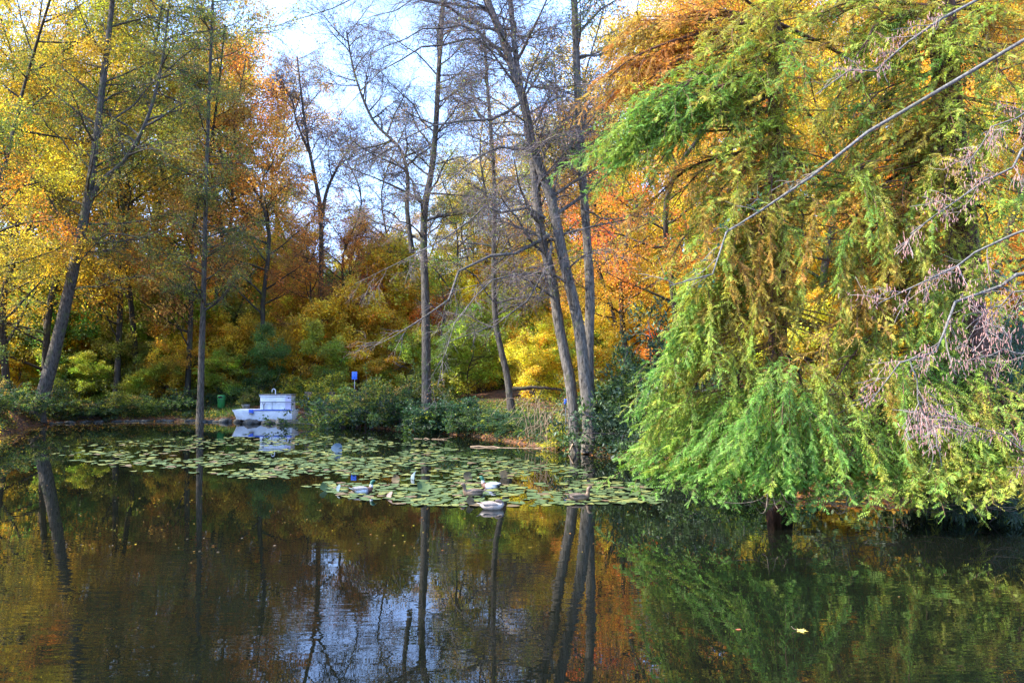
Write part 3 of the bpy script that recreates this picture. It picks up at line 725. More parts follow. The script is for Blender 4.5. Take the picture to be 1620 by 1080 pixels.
# ---------------------------------------------------------------- the swamp cypress
rng = np.random.default_rng(31)
CY = np.array([(.17, .35, .045), (.36, .46, .05), (.48, .33, .04), (.60, .25, .04)])
TG = [
 (1000,748,16.5,0),(1050,762,15.7,0),(1110,775,15,0),(1170,785,14.8,0),(1230,795,14.5,0),(1290,795,14.3,.2),(1350,793,14.2,.3),(1410,792,14,.8),(1470,785,14,.9),(1530,785,14,1),(1590,780,14,1.1),(1625,745,13.8,.9),
 (1045,725,16.3,0),(1120,715,15.5,.1),(1200,715,15,0),(1280,720,14.4,0),(1360,730,14.2,.3),(1440,730,14,.5),(1530,735,13.9,.8),(1600,720,14,.7),(1160,750,15,.1),(1320,760,14,.1),(1480,760,13.8,.9),(1560,765,13.8,1.1),
 (1025,640,15.8,.4),(1085,640,15.3,.5),(1150,650,15,1.),(1230,660,14.6,1.2),(1300,640,14.5,1.2),(1380,660,14.4,.6),(1450,650,14.3,.7),(1500,670,14.4,.6),(1570,660,14.3,.6),
 (1055,590,15.3,.4),(1110,560,15,.8),(1160,570,15,1.6),(1220,580,15,2.2),(1290,560,14.6,2.),(1370,580,14.8,1.5),(1440,580,14.8,1.),(1095,520,15.3,.7),
 (1090,470,15.6,.8),(1150,480,15,1.),(1220,490,15,1.9),(1300,480,15,2.1),(1380,480,15,1.9),(1455,500,15,1.2),(1565,470,14.6,1.1),
 (1060,410,16,1.8),(1130,410,15.5,1.2),(1200,400,15.2,1.5),(1280,400,15,1.9),(1360,400,15.2,2.1),(1440,400,15.4,1.7),(1580,400,14.8,1.1),
 (1005,350,16,2.3),(1060,335,16,1.5),(1130,320,15.5,1.2),(1220,320,15,1.6),(1320,320,15.5,2.3),(1420,330,15.5,2.4),(1500,320,15,1.3),(1590,320,14.8,.9),
 (930,245,15.8,0),(955,285,15.6,.1),(985,215,15.5,0),(1030,275,15.5,.5),(1065,225,15.5,.8),(1140,240,15.5,1),(1230,240,15.5,1.),(1340,240,15.5,1.6),(1450,240,16,1.9),(1570,230,15,1.),
 (945,140,16.6,2.9),(985,165,16.6,2.7),(1010,110,16.8,2.6),(1060,165,15.3,.0),(1120,160,15.5,1.2),(1190,130,15.5,1.1),(1260,110,15,.4),(1340,110,15,.7),(1430,130,15.5,1.2),(1530,120,15.5,1.4),(1605,140,15,1.2),
 (1000,60,17,2.3),(1055,45,16.8,2.4),(1120,70,16,1.6),(1200,40,16,1.6),(1290,30,16,1.8),(1380,50,16,1.4),(1470,40,16,1.3),(1570,30,16,1.5),
 (1060,-30,17,2.2),(1150,-20,16.5,1.8),(1260,-40,16,1.5),(1360,-30,16,1.3),(1470,-30,16,1.5),(1580,-30,16,1.4)]
TG += [(1235, py, 15.8, t) for py, t in ((10, 1.6), (90, 1.2), (170, 1.), (250, 1.2), (330, 1.5), (410, 1.8), (490, 2.), (570, 1.8), (640, 1.), (700, .3), (745, 0))]
TG += [(1500, py, 15.2, t) for py, t in ((80, 1.4), (190, 1.2), (270, 1.6), (400, 1.6), (560, 1.), (740, .7))]
TG += [(px + 23 * ((k % 2) * 2 - 1) * .5, py, 16.1 - .3 * (k % 3), 1.2 + .9 * math.sin(px * .05 + py * .03)) for px in (1315, 1375, 1435) for k, py in enumerate((40, 110, 180, 250, 320, 390, 460, 540))]
TG += [(px, py, 16. - .2 * k, 1.6 + .6 * math.sin(px * .07 + py * .02)) for px in (1110, 1170) for k, py in enumerate((110, 200, 290, 370))]
TG += [(945, 225, 15.9, 0), (970, 255, 15.6, 0), (1000, 190, 15.5, 0), (1035, 200, 15.3, 0), (1015, 240, 15.4, .1)]
BOT = [(1010,751,16.2,0),(1080,772,15.3,0),(1140,782,14.9,0),(1200,790,14.6,.1),(1260,797,14.4,0),(1320,795,14.2,.4),(1380,793,14.1,.5),(1440,790,14,1.),(1500,786,13.9,1.1),(1560,783,13.9,1.1),(1615,775,13.8,1.2)]
def cypress(name, label, tpts, r0, r1, targets, seed, hgt, flr, plumes):
    global rng
    rng = np.random.default_rng(seed)
    base = np.array(tpts[0]); root = put(name, None, loc=tuple(base), label=label, cat='tree')
    me, P, rad = trunk_mesh(np.array(tpts) - base, r0, r1, M_CYPBARK, K=44, S=22, flare=flr, seed=seed, lobes=8)
    put('trunk', me, root)
    Ls, Lr, tints, hang = [], [], [], []
    for (px, py, D, ti) in targets:
        e = PX(px, py, D) - base
        zt = max(1.2, min(e[2] + rng.uniform(.6, 1.6) + .18 * np.hypot(e[0], e[1]), hgt - .6))
        i = np.argmin(abs(P[:, 2] - zt)); s0 = P[i]
        mid = s0 * .5 + e * .5 + np.array([rng.normal() * .15, rng.normal() * .15, .10 * np.linalg.norm(e - s0)])
        m2 = s0 * .2 + e * .8 + np.array([0, 0, .09 * np.linalg.norm(e - s0)])
        q = catmull([s0, mid, m2, e], 10); ln = np.linalg.norm(e - s0)
        r = np.linspace(min(.010 * ln + .01, .05), .005, 10)
        Ls.append(q); Lr.append(r); tints.append(ti)
        put('limb', limb_mesh(q, r, M_CYPBARK, 6), root)
    P1, R1 = np.array(Ls), np.array(Lr); tints = np.array(tints)
    n2, n3 = 16, 14
    a, ar = spawn(P1, R1, n2, (.55, 1.45), (18, 55), .12, 1., K=7, flat=.6, grav=-.85, rk=.012, rend=.004, taper=.25, wig=.1)
    b, br = spawn(a, ar, n3, (.15, .30), (35, 60), .05, 1., K=4, flat=.5, grav=-.5, rk=.008, rend=.0018, taper=.2, wig=.12)
    # long cord-like boughs: leafy plumes flowing outward and down
    pp, pt = [], []
    for (x0, y0, d0, x1, y1, d1, ti) in plumes:
        s1, e1 = PX(x0, y0, d0) - base, PX(x1, y1, d1) - base
        tr = P[np.argmin(abs(P[:, 2] - min(s1[2] + .5, hgt - .5)))]
        mid = s1 * .5 + e1 * .5 + np.array([rng.normal() * .06, rng.normal() * .06, .13 * np.linalg.norm(e1 - s1)])
        pp.append(catmull([tr, s1, mid, e1], 22)); pt.append(ti)
    PP = np.array(pp); PR = np.tile(np.linspace(.016, .003, 22), (len(pp), 1)); npl = 74
    pb, pbr = spawn(PP, PR, npl, (.20, .36), (28, 50), .30, 1., K=4, flat=.45, grav=-.5, rk=.008, rend=.0018, taper=.45, wig=.1)
    nb = len(b); b = np.concatenate([b, pb]); br = np.concatenate([br, pbr])
    for q in (a, b, PP):
        z = q[:, :, 2] + base[2]; q[:, :, 2] += np.where(z < 1.1, np.maximum(.20 + (np.maximum(z, -.6) + .35) * .62 - z, 0), 0)
    V, Fq = join([tubes(a[:, ::2], ar[:, ::2], 3), tubes(PP[:, ::3], PR[:, ::3], 4), ribbons(b[:, [0, 3]], br[:, [0, 3]])])
    put('twigs', raw_mesh('twigs', V, Fq, mat=plain('cypress_twig', (.16, .075, .04), .8, .4)), root, kind='stuff')
    m = 12; N = len(b)
    t = np.tile(np.repeat(np.linspace(.04, 1, m // 2), 2)[None], (N, 1)); f = np.clip(t * 3, 0, 2.9999); i = f.astype(int); w = (f - i)[..., None]
    arn = np.arange(N)[:, None]; A, B = b[arn, i], b[arn, i + 1]
    c = A * (1 - w) + B * w; T = norm(B - A)
    fl = norm(rng.normal(size=(N, 3)) * .5 + np.array([0, -.35, .8]))[:, None, :]
    sd_ = norm(np.cross(T, np.broadcast_to(fl, T.shape))) * np.tile([1., -1.], m // 2)[None, :, None]
    ax = norm(T * .62 + sd_ * .78 + np.array([0, 0, -.22]) + rng.normal(size=T.shape) * .12)
    l = (.066 * (1 - .45 * t) * rng.uniform(.7, 1.2, t.shape)).ravel()
    V, Fq = leaftris(c.reshape(-1, 3), ax.reshape(-1, 3), (np.broadcast_to(fl, T.shape) + rng.normal(size=T.shape) * .25).reshape(-1, 3), l, np.full(l.shape, .0185))
    ti = np.concatenate([np.repeat(tints, n2 * n3), np.repeat(np.array(pt), npl) + .35 * np.repeat(rng.normal(size=len(pt)), npl)]) + .45 * noise3(b[:, 1] + base, 1.6, 5) + rng.normal(0, .22, N)
    inner = np.tile(np.linspace(.5, -.3, n2)[:, None], (len(tints), n3)).ravel(); inner = np.concatenate([inner, np.zeros(len(pb))])      # old needles near the wood turn first
    ti = np.clip(ti + inner * .9, 0, 3)
    k = np.minimum(ti.astype(int), 2); fw = (ti - k)[:, None]
    col = (CY[k] * (1 - fw) + CY[k + 1] * fw) * np.exp(rng.normal(0, .2, (N, 1)))
    col = np.repeat(col, m, 0) * np.exp(rng.normal(0, .12, (N * m, 1)))
    put('crown', raw_mesh('crown', V, Fq, col=np.repeat(col, 3, 0), mat=M_NEEDLE), root, kind='stuff')
PL = []
prng = np.random.default_rng(404)
bx, by = [975, 1050, 1100, 1170, 1230, 1400, 1530, 1625], [750, 768, 780, 792, 803, 800, 796, 786]
for k in range(120):                                   # the skirt over the water
    x1 = 975 + 650 * (k + prng.random()) / 120; lay = prng.random(); y1 = np.interp(x1, bx, by) - 75 * lay ** 1.5
    x0 = 1250 + (x1 - 1250) * (prng.uniform(.28, .5) if x1 < 1180 else prng.uniform(.35, .6)) if x1 < 1400 else x1 - (x1 - 1480) * .4 - prng.uniform(0, 60)
    y0 = y1 - prng.uniform(70, 150) * (1.15 if x1 > 1150 else .72); d = prng.uniform(13.9, 14.7) + max(0, 1150 - x1) * .012
    PL.append((x0, y0, d + .5, x1, y1, d - .2, (0. if x1 < 1330 else .45 if x1 < 1450 else .95) + prng.uniform(-.1, .35)))
for k in range(55):                                    # left flank
    y1 = prng.uniform(430, 730); x1 = np.interp(y1, [430, 520, 600, 640, 700, 730], [1075, 1060, 1025, 1005, 1015, 985]) + prng.uniform(0, 70)
    PL.append((x1 + prng.uniform(60, 110), y1 - prng.uniform(50, 100), 15.6, x1, y1, 15. + (y1 > 620) * .4, prng.uniform(.1, 1.)))
for k in range(60):                                    # middle, hanging, turning colour
    x1 = prng.uniform(1110, 1500); y1 = prng.uniform(380, 680); q = 1.55 - abs(y1 - 480) / 220 + prng.uniform(-.5, .5)
    PL.append((x1 + prng.uniform(-35, 25), y1 - prng.uniform(90, 150), 15.2, x1, y1, 14.7, q))
for k in range(22):                                    # green fan at the upper left
    x1 = prng.uniform(925, 1060); y1 = np.interp(x1, [925, 1060], [262, 200]) + prng.uniform(-75, 55) * (x1 - 880) / 180
    PL.append((x1 + prng.uniform(70, 120), y1 - prng.uniform(40, 80), 15.7, x1, y1, 15.2, prng.uniform(-.1, .4)))
for k in range(30):                                    # orange spray above it
    x1 = prng.uniform(925, 1070); y1 = prng.uniform(60, 175)
    PL.append((x1 + prng.uniform(60, 120), y1 - prng.uniform(20, 70), 17.2, x1, y1, 16.8, prng.uniform(2.2, 3.)))
for k in range(60):                                    # upper crown
    x1 = prng.uniform(1090, 1610); y1 = prng.uniform(40, 400)
    PL.append((x1 + prng.uniform(60, 130), y1 - prng.uniform(30, 90), 15.8, x1, y1, 15.1, prng.uniform(.2, 2.)))
for k in range(9): PL.append((1215 + 7 * k, 690 + prng.uniform(-20, 20), 15.2, 1200 + 10 * k, 806, 15.0, prng.uniform(0, .5)))
t1 = [np.array([5.45, 16.9, -.35])] + pl(16.9, (1232, 700), (1230, 500), (1228, 300), (1226, 100), (1222, -100), (1216, -300))
t2 = [np.array([9.25, 16.3, -.35])] + pl(16.3, (1545, 680), (1532, 500), (1518, 320), (1500, 160), (1490, 20), (1480, -150), (1470, -350))
A1 = [t for t in TG + BOT if t[0] < 1290]; A2 = [t for t in TG + BOT if t[0] >= 1290]
for (px, D) in ((1300, 19.5), (1400, 19), (1150, 19)):
    A1.append((px, 200, D, 1.8)); A1.append((px - 40, 380, D, 2.2)); A2.append((px + 120, 60, D, 1.6)); A2.append((px + 150, 300, D, 2.))
cypress('bald_cypress', 'feathery cypress whose drooping boughs trail over the water, slimmer trunk hidden by foliage', t1, .24, .10, A1, 41, 11., .6, [q for q in PL if q[3] < 1340])
cypress('bald_cypress', 'feathery cypress at the right with a thick flared reddish-brown trunk showing', t2, .36, .20, A2, 42, 11., 1.1, [q for q in PL if q[3] >= 1340])

# ---------------------------------------------------------------- alder leaning in from the right, pale catkin branches
rng = np.random.default_rng(51)
cat_root, cL, cR_, ca = hero_tree('catkin_alder', [([np.array([9.0, 10.2, gz(9, 10.2) - .2]), np.array([8.9, 10.2, 2.5]), np.array([8.7, 10.1, 5.]), np.array([8.4, 10.1, 7.5]), np.array([8.3, 10, 10.])], .22, .10)],
    [(([np.array([8.6, 10.1, 5.8])] + pl(10, (1760, 20), (1620, 55), (1500, 115), (1400, 190), (1330, 262), (1262, 300), (1205, 328), (1178, 358, -.2), (1148, 398, -.3), (1105, 435, -.4), (1060, 452, -.5))), .045),
     (([np.array([8.6, 10.1, 6.2])] + pl(9.6, (1700, -40), (1560, 10), (1440, 60), (1370, 110), (1290, 150))), .04),
     (([np.array([8.8, 10.1, 4.0])] + pl(9.5, (1720, 330), (1620, 368), (1560, 392), (1500, 425), (1440, 450), (1390, 480))), .03),
     (([np.array([8.9, 10.1, 3.6])] + pl(9.2, (1720, 410), (1620, 432), (1570, 452), (1530, 478), (1510, 512), (1470, 545), (1420, 590), (1370, 645))), .04),
     (([np.array([8.9, 10.1, 3.4])] + pl(9.4, (1720, 440), (1640, 455), (1580, 480), (1540, 520))), .025),
     (([np.array([8.8, 10.1, 4.6])] + pl(9.2, (1720, 200), (1620, 250), (1560, 290), (1500, 320), (1440, 370))), .03),
     (([np.array([8.8, 10.1, 4.9])] + pl(10.3, (1720, 120), (1640, 170), (1580, 200), (1530, 260))), .03),
     (([np.array([8.9, 10.1, 2.9])] + pl(10, (1720, 540), (1640, 560), (1580, 555), (1530, 570))), .02),
     (([np.array([8.95, 10.2, 2.0])] + pl(10, (1720, 700), (1620, 700), (1540, 670), (1440, 650))), .015),
     (pl(9.0, (1440, 570), (1448, 600), (1452, 635), (1472, 665)), .011)],
    'pale-barked alder reaching in from the right edge, twigs hung with pinkish catkins', n2=9, L2=(.25, .85), n3=8, L3=(.12, .34), nleaf=0, bark=M_PALE, twigmat=plain('pale_twig', (.26, .21, .19), .8, .4),
    flat=.8, grav2=-.25, grav3=-.3, t2=.45, r3=.004)
pxs = 810 + F * ca[:, 3, 0] / ca[:, 3, 1]; sel = ca[(pxs > 1330)]
c, T = leaf_sites(sel, 24, .3, 1., .06); c = c - ca[0, 0] * 0 - np.array(cat_root.location)
ln = rng.uniform(.03, .055, len(c))[:, None]
sw = rng.normal(size=c.shape) * .006
P = np.stack([c, c - np.array([0, 0, 1.]) * ln * .5 + sw, c - np.array([0, 0, 1.]) * ln + sw * 2], 1)
V, Fq = tubes(P, np.tile([[.0035, .0058, .0025]], (len(c), 1)), 4)
put('catkins', raw_mesh('catkins', V, Fq, mat=plain('catkin', (.46, .25, .20), .8, .5, 2., c2=(.24, .12, .12))), cat_root, kind='stuff')
sel = ca[(pxs < 1300)]
V, Fq, cc = make_leaves(sel - np.array(cat_root.location), 7, .055, (((.05, .13, .05), 4), ('green', 2), ('lime', .7)), jit=.06, asp=.8, up=.6)
put('foliage', raw_mesh('foliage', V, Fq, col=cc, mat=M_LEAF), cat_root, kind='stuff')

# ================================================================== small things
def box_v(x0, x1, y0, y1, z0, z1):
    V = np.array([(x, y, z) for z in (z0, z1) for x, y in ((x0, y0), (x1, y0), (x1, y1), (x0, y1))], float)
    Fq = np.array([(0, 3, 2, 1), (4, 5, 6, 7), (0, 1, 5, 4), (1, 2, 6, 5), (2, 3, 7, 6), (3, 0, 4, 7)]); return V, Fq
def bevel(o, w=.01):
    m = o.modifiers.new('bevel', 'BEVEL'); m.width = w; m.segments = 2; m.limit_method = 'ANGLE'
def box(name, parent, x0, x1, y0, y1, z0, z1, mat, bv=.008, **k):
    V, Fq = box_v(x0, x1, y0, y1, z0, z1); c = V.mean(0)
    o = put(name, raw_mesh(name, V - c, Fq, mat=mat), parent, loc=tuple(c), **k)
    if bv: bevel(o, bv)
    return o
def rod(name, parent, pts, r, mat, S=8, **k):
    P = catmull(pts, max(len(pts) * 4, 2) if len(pts) > 2 else 2); V, Fq = tubes(P[None], np.full((1, len(P)), r), S)
    return put(name, raw_mesh(name, V, Fq, smooth=True, mat=mat), parent, **k)
M_WHITE = plain('white_paint', (.80, .82, .84), .45, .18, 3., c2=(.62, .64, .63)); M_BLUE = plain('blue_paint', (.03, .12, .62), .4, .3)
M_GREENP = plain('green_plastic', (.03, .22, .06), .4, .3, 4); M_WOOD = plain('bench_wood', (.20, .13, .10), .7, .4, 6, .3); M_METAL = plain('dull_metal', (.22, .23, .24), .4, .2, metal=.7)
M_GREYLID = plain('weathered_lid', (.25, .22, .20), .7, .3); M_STONE = plain('dark_stone', (.075, .07, .065), .8, .5, 5, .7, c2=(.03, .035, .02)); M_PLANTER = plain('concrete_planter', (.40, .38, .37), .9, .4, 9, .4)
M_DARK = plain('dark_opening', (.01, .01, .01), .9, .1)
# --- white boat
D = 49.9
c0 = PX(419, 662, D); g0 = gz(c0[0], D)
boat = put('boat', None, loc=(c0[0], D, .14), label='small white boat with a blue rim and box cabin drawn up on the shore', cat='boat')
# hull: stations along x, raked bow at the left
st = [(-1.80, .50, .60, .30), (-1.72, .30, .66, .06), (-1.5, .06, .72, .0), (-.3, .0, .80, .0), (.8, -.04, .82, .0), (1.78, -.04, .80, .0), (1.84, .0, .78, .0)]
HZ = .64; V = []
for (x, zb, hw, _) in st:
    V += [(x - .0, -hw, HZ), (x + (.10 if x < -1.5 else .0), -hw * .86, zb), (x + (.10 if x < -1.5 else 0), hw * .86, zb), (x, hw, HZ)]
n = len(st); Fq = []
for k in range(n - 1):
    for j in range(3): Fq.append((k * 4 + j, k * 4 + j + 1, (k + 1) * 4 + j + 1, (k + 1) * 4 + j))
    Fq.append((k * 4 + 3, k * 4, (k + 1) * 4, (k + 1) * 4 + 3))
Fq += [(0, 3, 2, 1), ((n - 1) * 4, (n - 1) * 4 + 1, (n - 1) * 4 + 2, (n - 1) * 4 + 3)]
hull = put('hull', raw_mesh('hull', np.array(V), np.array(Fq), mat=M_WHITE), boat); bevel(hull, .02)
box('rim', boat, -.66, 1.86, -.86, -.815, HZ - .035, HZ + .03, M_BLUE)
box('rim', boat, -.66, 1.86, .815, .86, HZ - .035, HZ + .03, M_BLUE)
box('deck', boat, -1.7, 1.8, -.7, .7, HZ + .003, HZ + .018, M_WHITE, .004)
bk = box('rowlock_block', boat, -.70, -.42, -.90, -.83, HZ - .2, HZ + .04, M_BLUE); box('rowlock_opening', boat, -.66, -.47, -.93, -.88, HZ - .26, HZ - .16, M_GREYLID)
# cabin of panels
zc = HZ + .02
cab = box('cabin', boat, -.14, 1.70, -.5, .5, zc, zc + .86, M_WHITE)
for (a, b_) in ((-.13, .80), (.82, 1.36)): box('side_panel', boat, a, b_, -.53, -.503, zc + .02, zc + .74, M_WHITE, .006)
box('corner_panel', boat, 1.38, 1.72, -.535, -.503, zc + .0, zc + .82, plain('lilac_panel', (.55, .52, .66), .5, .15)); box('vent', boat, 1.54, 1.60, -.55, -.535, zc + .66, zc + .73, M_DARK, 0)
box('lid_board', boat, -.18, 1.42, -.57, -.50, zc + .76, zc + .86, M_WHITE); box('roof', boat, -.2, 1.76, -.60, .58, zc + .863, zc + .91, M_GREYLID)
rod('rail', boat, [(-.12, -.66, zc + .46), (2.25, -.66, zc + .46)], .022, M_METAL); rod('rail_post', boat, [(.62, -.66, zc), (.62, -.66, zc + .46)], .016, M_METAL)
rod('rail_post', boat, [(1.78, -.66, zc), (1.78, -.66, zc + .46)], .016, M_METAL)
yk = rod('oar_crutch', boat, [(.13, -.68, zc), (.13, -.68, zc + .3)], .03, M_METAL); rod('crutch_fork', yk, [(.05, -.68, zc + .42), (.08, -.68, zc + .33), (.13, -.68, zc + .3), (.18, -.68, zc + .33), (.22, -.68, zc + .42)], .022, M_METAL)
rod('bent_pipe', boat, [(.62, 0, zc + .90), (.62, 0, zc + 1.1), (.58, 0, zc + 1.2), (.48, 0, zc + 1.22), (.42, 0, zc + 1.14), (.41, 0, zc + 1.05)], .028, M_WHITE)
# --- green bin
D = 53.0; g = PX(350, 641, D); gb = gz(g[0], D)
bn = put('litter_bin', None, loc=(g[0], D, gb), label='green litter bin with a hooded top standing by the path left of the planter', cat='bin')
K = 8; zz = np.array([0, .02, .60, .66, .72, .80, .86, .88]); rr = np.array([.20, .23, .24, .25, .25, .25, .19, .02])
z_off = max(0., g[2] - gb)
P = np.stack([0 * zz, 0 * zz, zz + .12], -1); V, Fq = tubes(P[None], rr[None], 18)
put('bin_body', raw_mesh('bin_body', V, Fq, smooth=True, mat=M_GREENP), bn)
P = np.stack([0 * zz[:4], 0 * zz[:4], np.array([.66, .68, .70, .71]) + .0], -1); V, Fq = tubes(P[None], np.array([[.25, .285, .285, .25]]), 18); put('rim', raw_mesh('rim', V, Fq, smooth=True, mat=M_GREENP), bn)
box('opening', bn, -.13, .13, -.29, -.22, .80, .90, M_DARK, .02); box('post', bn, -.03, .03, .20, .26, -.2, .9, M_METAL)
# --- planter with its plant
D = 52.4; g = PX(389, 645, D); gb = gz(g[0], D)
pt = put('planter', None, loc=(g[0], D, gb - .02), label='round pale concrete planter on the path between bin and boat', cat='planter')
V, Fq = tubes(np.array([[(0, 0, 0), (0, 0, .01), (0, 0, .3), (0, 0, .36), (0, 0, .36), (0, 0, .28)]], float), np.array([[.02, .2, .27, .29, .24, .02]]), 20)
put('bowl', raw_mesh('bowl', V, Fq, smooth=True, mat=M_PLANTER), pt)
root = put('plant', None, loc=(g[0], D, gb + .26), label='small olive shrub growing in the concrete planter', cat='plant', scale=(.34, .34, .4))
put('branchwork', B_WILLOW[0], root, kind='stuff'); put('foliage', B_WILLOW[1], root, kind='stuff')
# --- bench
D = 51.6; a = PX(478, 636, D); b_ = PX(530, 636, D); gb = gz((a[0] + b_[0]) / 2, D)
bench = put('park_bench', None, loc=((a[0] + b_[0]) / 2, D, gb), label='brown wooden park bench half hidden by bushes right of the boat', cat='bench')
w = .95
for k, (y, z) in enumerate(((.26, .86), (.23, .74), (.20, .62))): box('backrest_slat', bench, -w, w, y, y + .03, z, z + .095, M_WOOD)
for k in range(4): box('seat_slat', bench, -w, w, -.25 + k * .115, -.25 + k * .115 + .095, .43, .465, M_WOOD)
for sx in (-.7, .7):
    box('leg', bench, sx - .03, sx + .03, -.24, -.18, -.1, .43, M_METAL); box('leg', bench, sx - .03, sx + .03, .24 - .03, .235 + .06, -.1, .62, M_METAL)
# --- signs
for (px, py, D, w, h, lab) in ((561, 594, 46.2, .30, .43, 'small blue sign on a post among the bank bushes right of the boat'), (895, 635, 30.2, .13, .19, 'tiny blue plate by the foot of the twin-trunked alder')):
    c = PX(px, py, D); gb = gz(c[0], D)
    s_ = put('sign', None, loc=(c[0], D, gb), label=lab, cat='sign'); zc_ = c[2] - gb
    box('panel', s_, -w / 2, w / 2, -.04, -.015, zc_ - h / 2, zc_ + h / 2, plain('sign_blue', (.04, .16, .75), .35, .1)); box('post', s_, -.02, .025, -.012, .03, -.2, zc_ + h / 2 - .03, M_METAL)
    for kz in (.22, -.22): box('bolt', s_, -.015, .015, -.055, -.042, zc_ + h * kz - .015, zc_ + h * kz + .015, M_DARK, 0)
# --- rocks
def rock_mesh(seed):
    r = np.random.default_rng(seed); nu, nv = 12, 8
    th = np.arange(nu) * 2 * np.pi / nu; ph = np.linspace(.02, np.pi - .02, nv)
    V = np.stack([np.outer(np.sin(ph), np.cos(th)), np.outer(np.sin(ph), np.sin(th)), np.outer(np.cos(ph), np.ones(nu))], -1).reshape(-1, 3)
    V = V * (1 + .22 * noise3(V, 2.2, seed) + .08 * noise3(V, 5., seed + 1))[:, None] * np.array([1, .8, .62])
    i = np.arange(nv - 1)[:, None] * nu + np.arange(nu)[None]; j = np.arange(nv - 1)[:, None] * nu + (np.arange(nu)[None] + 1) % nu
    return raw_mesh('rock', V, np.stack([i, i + nu, j + nu, j], -1).reshape(-1, 4), smooth=True, mat=M_STONE)
RK = [rock_mesh(k) for k in range(5)]
rng = np.random.default_rng(61)
for k in range(46):
    px = rng.uniform(352, 500); D = np.interp((px - 810) / F, SH_U, SH_D) + rng.uniform(-.4, .55); x = (px - 810) / F * D
    s = rng.uniform(.14, .34); put('rock', RK[k % 5], loc=(x, D, s * .1), rot=(rng.uniform(-.3, .3), rng.uniform(-.3, .3), rng.uniform(0, 6.3)), scale=(s, s, s), label='dark stone in the heap along the waterline under the boat', cat='rock', group='stones under the boat')
for k in range(20):
    px = rng.uniform(392, 468); D = rng.uniform(48.2, 48.9); x = (px - 810) / F * D; s = rng.uniform(.22, .38)
    put('rock', RK[k % 5], loc=(x, D, s * .12), rot=(rng.uniform(-.3, .3), rng.uniform(-.3, .3), rng.uniform(0, 6.3)), scale=(s, s, s), label='big dark mossy stone in the water right in front of the boat hull', cat='rock', group='stones in front of the boat')
for k in range(44):
    px = rng.uniform(70, 350); D = np.interp((px - 810) / F, SH_U, SH_D) + rng.uniform(-.25, .2); x = (px - 810) / F * D
    s = rng.uniform(.10, .24); put('rock', RK[k % 5], loc=(x, D, s * .1), rot=(rng.uniform(-.3, .3), 0, rng.uniform(0, 6.3)), scale=(s * 1.3, s, s * .8), label='dark stone edging the left bank between leaning tree and straight trunk', cat='rock', group='stones edging the left bank')
c = PX(590, 628, 45.6); put('rock', RK[2], loc=(c[0], 45.6, c[2] - .05), scale=(.3, .2, .14), label='pale pinkish stone on the bank below the blue sign', cat='rock').material_slots
# --- fallen branches and sticks
def stick(name, pts, r, label, mat=M_TWIG, side=3, cat='branch'):
    pts = np.array(pts); base = pts[0]; P = catmull(pts - base, 14); P[1:-1] += rng.normal(size=(12, 3)) * .02
    rr = np.linspace(r, r * .3, 14); root = put(name, None, loc=tuple(base), label=label, cat=cat)
    put('stem', limb_mesh(P, rr, mat, 6, 'stem'), root)
    if side:
        a, ar = spawn(P[None], rr[None], side, (.3, .9), (25, 60), .3, 1., K=4, flat=.6, rk=.015, rend=.003); V, Fq = tubes(a, ar, 4); put('side_twigs', raw_mesh('side_twigs', V, Fq, mat=mat), root, kind='stuff')
M_TAN = plain('dry_stem', (.36, .25, .15), .8, .4)
stick('fallen_branch', [(-1.6, 31.9, .0), (-.3, 31.5, .015), (1.0, 31.2, .0), (1.7, 30.6, .15)], .035, 'long pale branch floating along the water left of the twin trunks', M_TAN)
stick('fallen_branch', [(-4.3, 36.2, .0), (-3.6, 36.1, .01), (-2.8, 35.6, .0)], .022, 'thin floating branch below the low hedge', M_TAN)
stick('fallen_branch', [PX(985, 695, 28.3), PX(1060, 683, 27.8), PX(1140, 672, 27.4)], .035, 'pale stick lying out from the grey trunk towards the cypress', M_TAN)
stick('fallen_branch', [PX(900, 716, 29), PX(912, 690, 29.2), PX(925, 660, 29.2)], .04, 'tan stick propped against the foot of the twin trunks', M_TAN)
stick('driftwood', [PX(40, 676, 45.8), PX(48, 650, 46), PX(38, 632, 46.2), PX(50, 618, 46.5)], .035, 'curved pale twig by the broad foot of the leaning tree', M_PALE, 2)
stick('fallen_log', [PX(800, 617, 44), PX(850, 613, 44.3), PX(905, 618, 44.5)], .15, 'dark fallen log lying in the wood left behind the twin trunks', M_BARK, 0, 'log')
for k in range(30):
    px = rng.uniform(828, 912); D = np.interp((px - 810) / F, SH_U, SH_D) + rng.uniform(0, 1.6); p0 = foot(px, D, .02); dx = rng.uniform(-1.3, -.2); h = rng.uniform(.7, 1.9)
    P = catmull([p0 * 0, np.array([dx * .25, -.1, h * .8]), np.array([dx * .7, -.3, h]), np.array([dx * 1.2, -.5, h * .62])], 10)
    put('dry_stem', limb_mesh(P, np.linspace(.016, .005, 10), M_TAN, 5, 'dry_stem'), loc=tuple(p0), label='dry tan arching stem left of the twin trunks', cat='stem', group='dry stems left of the twin trunks')
# bare hanging twigs under the cypress skirt
V_ = []
Pn = []
for k in range(90):
    px = rng.uniform(1180, 1640); D = rng.uniform(14.2, 15.6); p0 = PX(px, 775, D); L = rng.uniform(.3, .9); dx = rng.normal() * .5
    Pn.append(catmull([p0, p0 + np.array([dx * .3, -.1, -L * .35]), p0 + np.array([dx * .8, -.2, -L * .42]), p0 + np.array([dx * 1.2, -.25, -L * .30])], 8))
Pn = np.array(Pn); Pn[:, :, 2] = np.maximum(Pn[:, :, 2], .02); V, Fq = tubes(Pn, np.tile(np.linspace(.009, .003, 8), (len(Pn), 1)), 4)
put('hanging_twigs', raw_mesh('hanging_twigs', V, Fq, mat=plain('bare_twig', (.26, .19, .13), .8, .4)), kind='stuff')

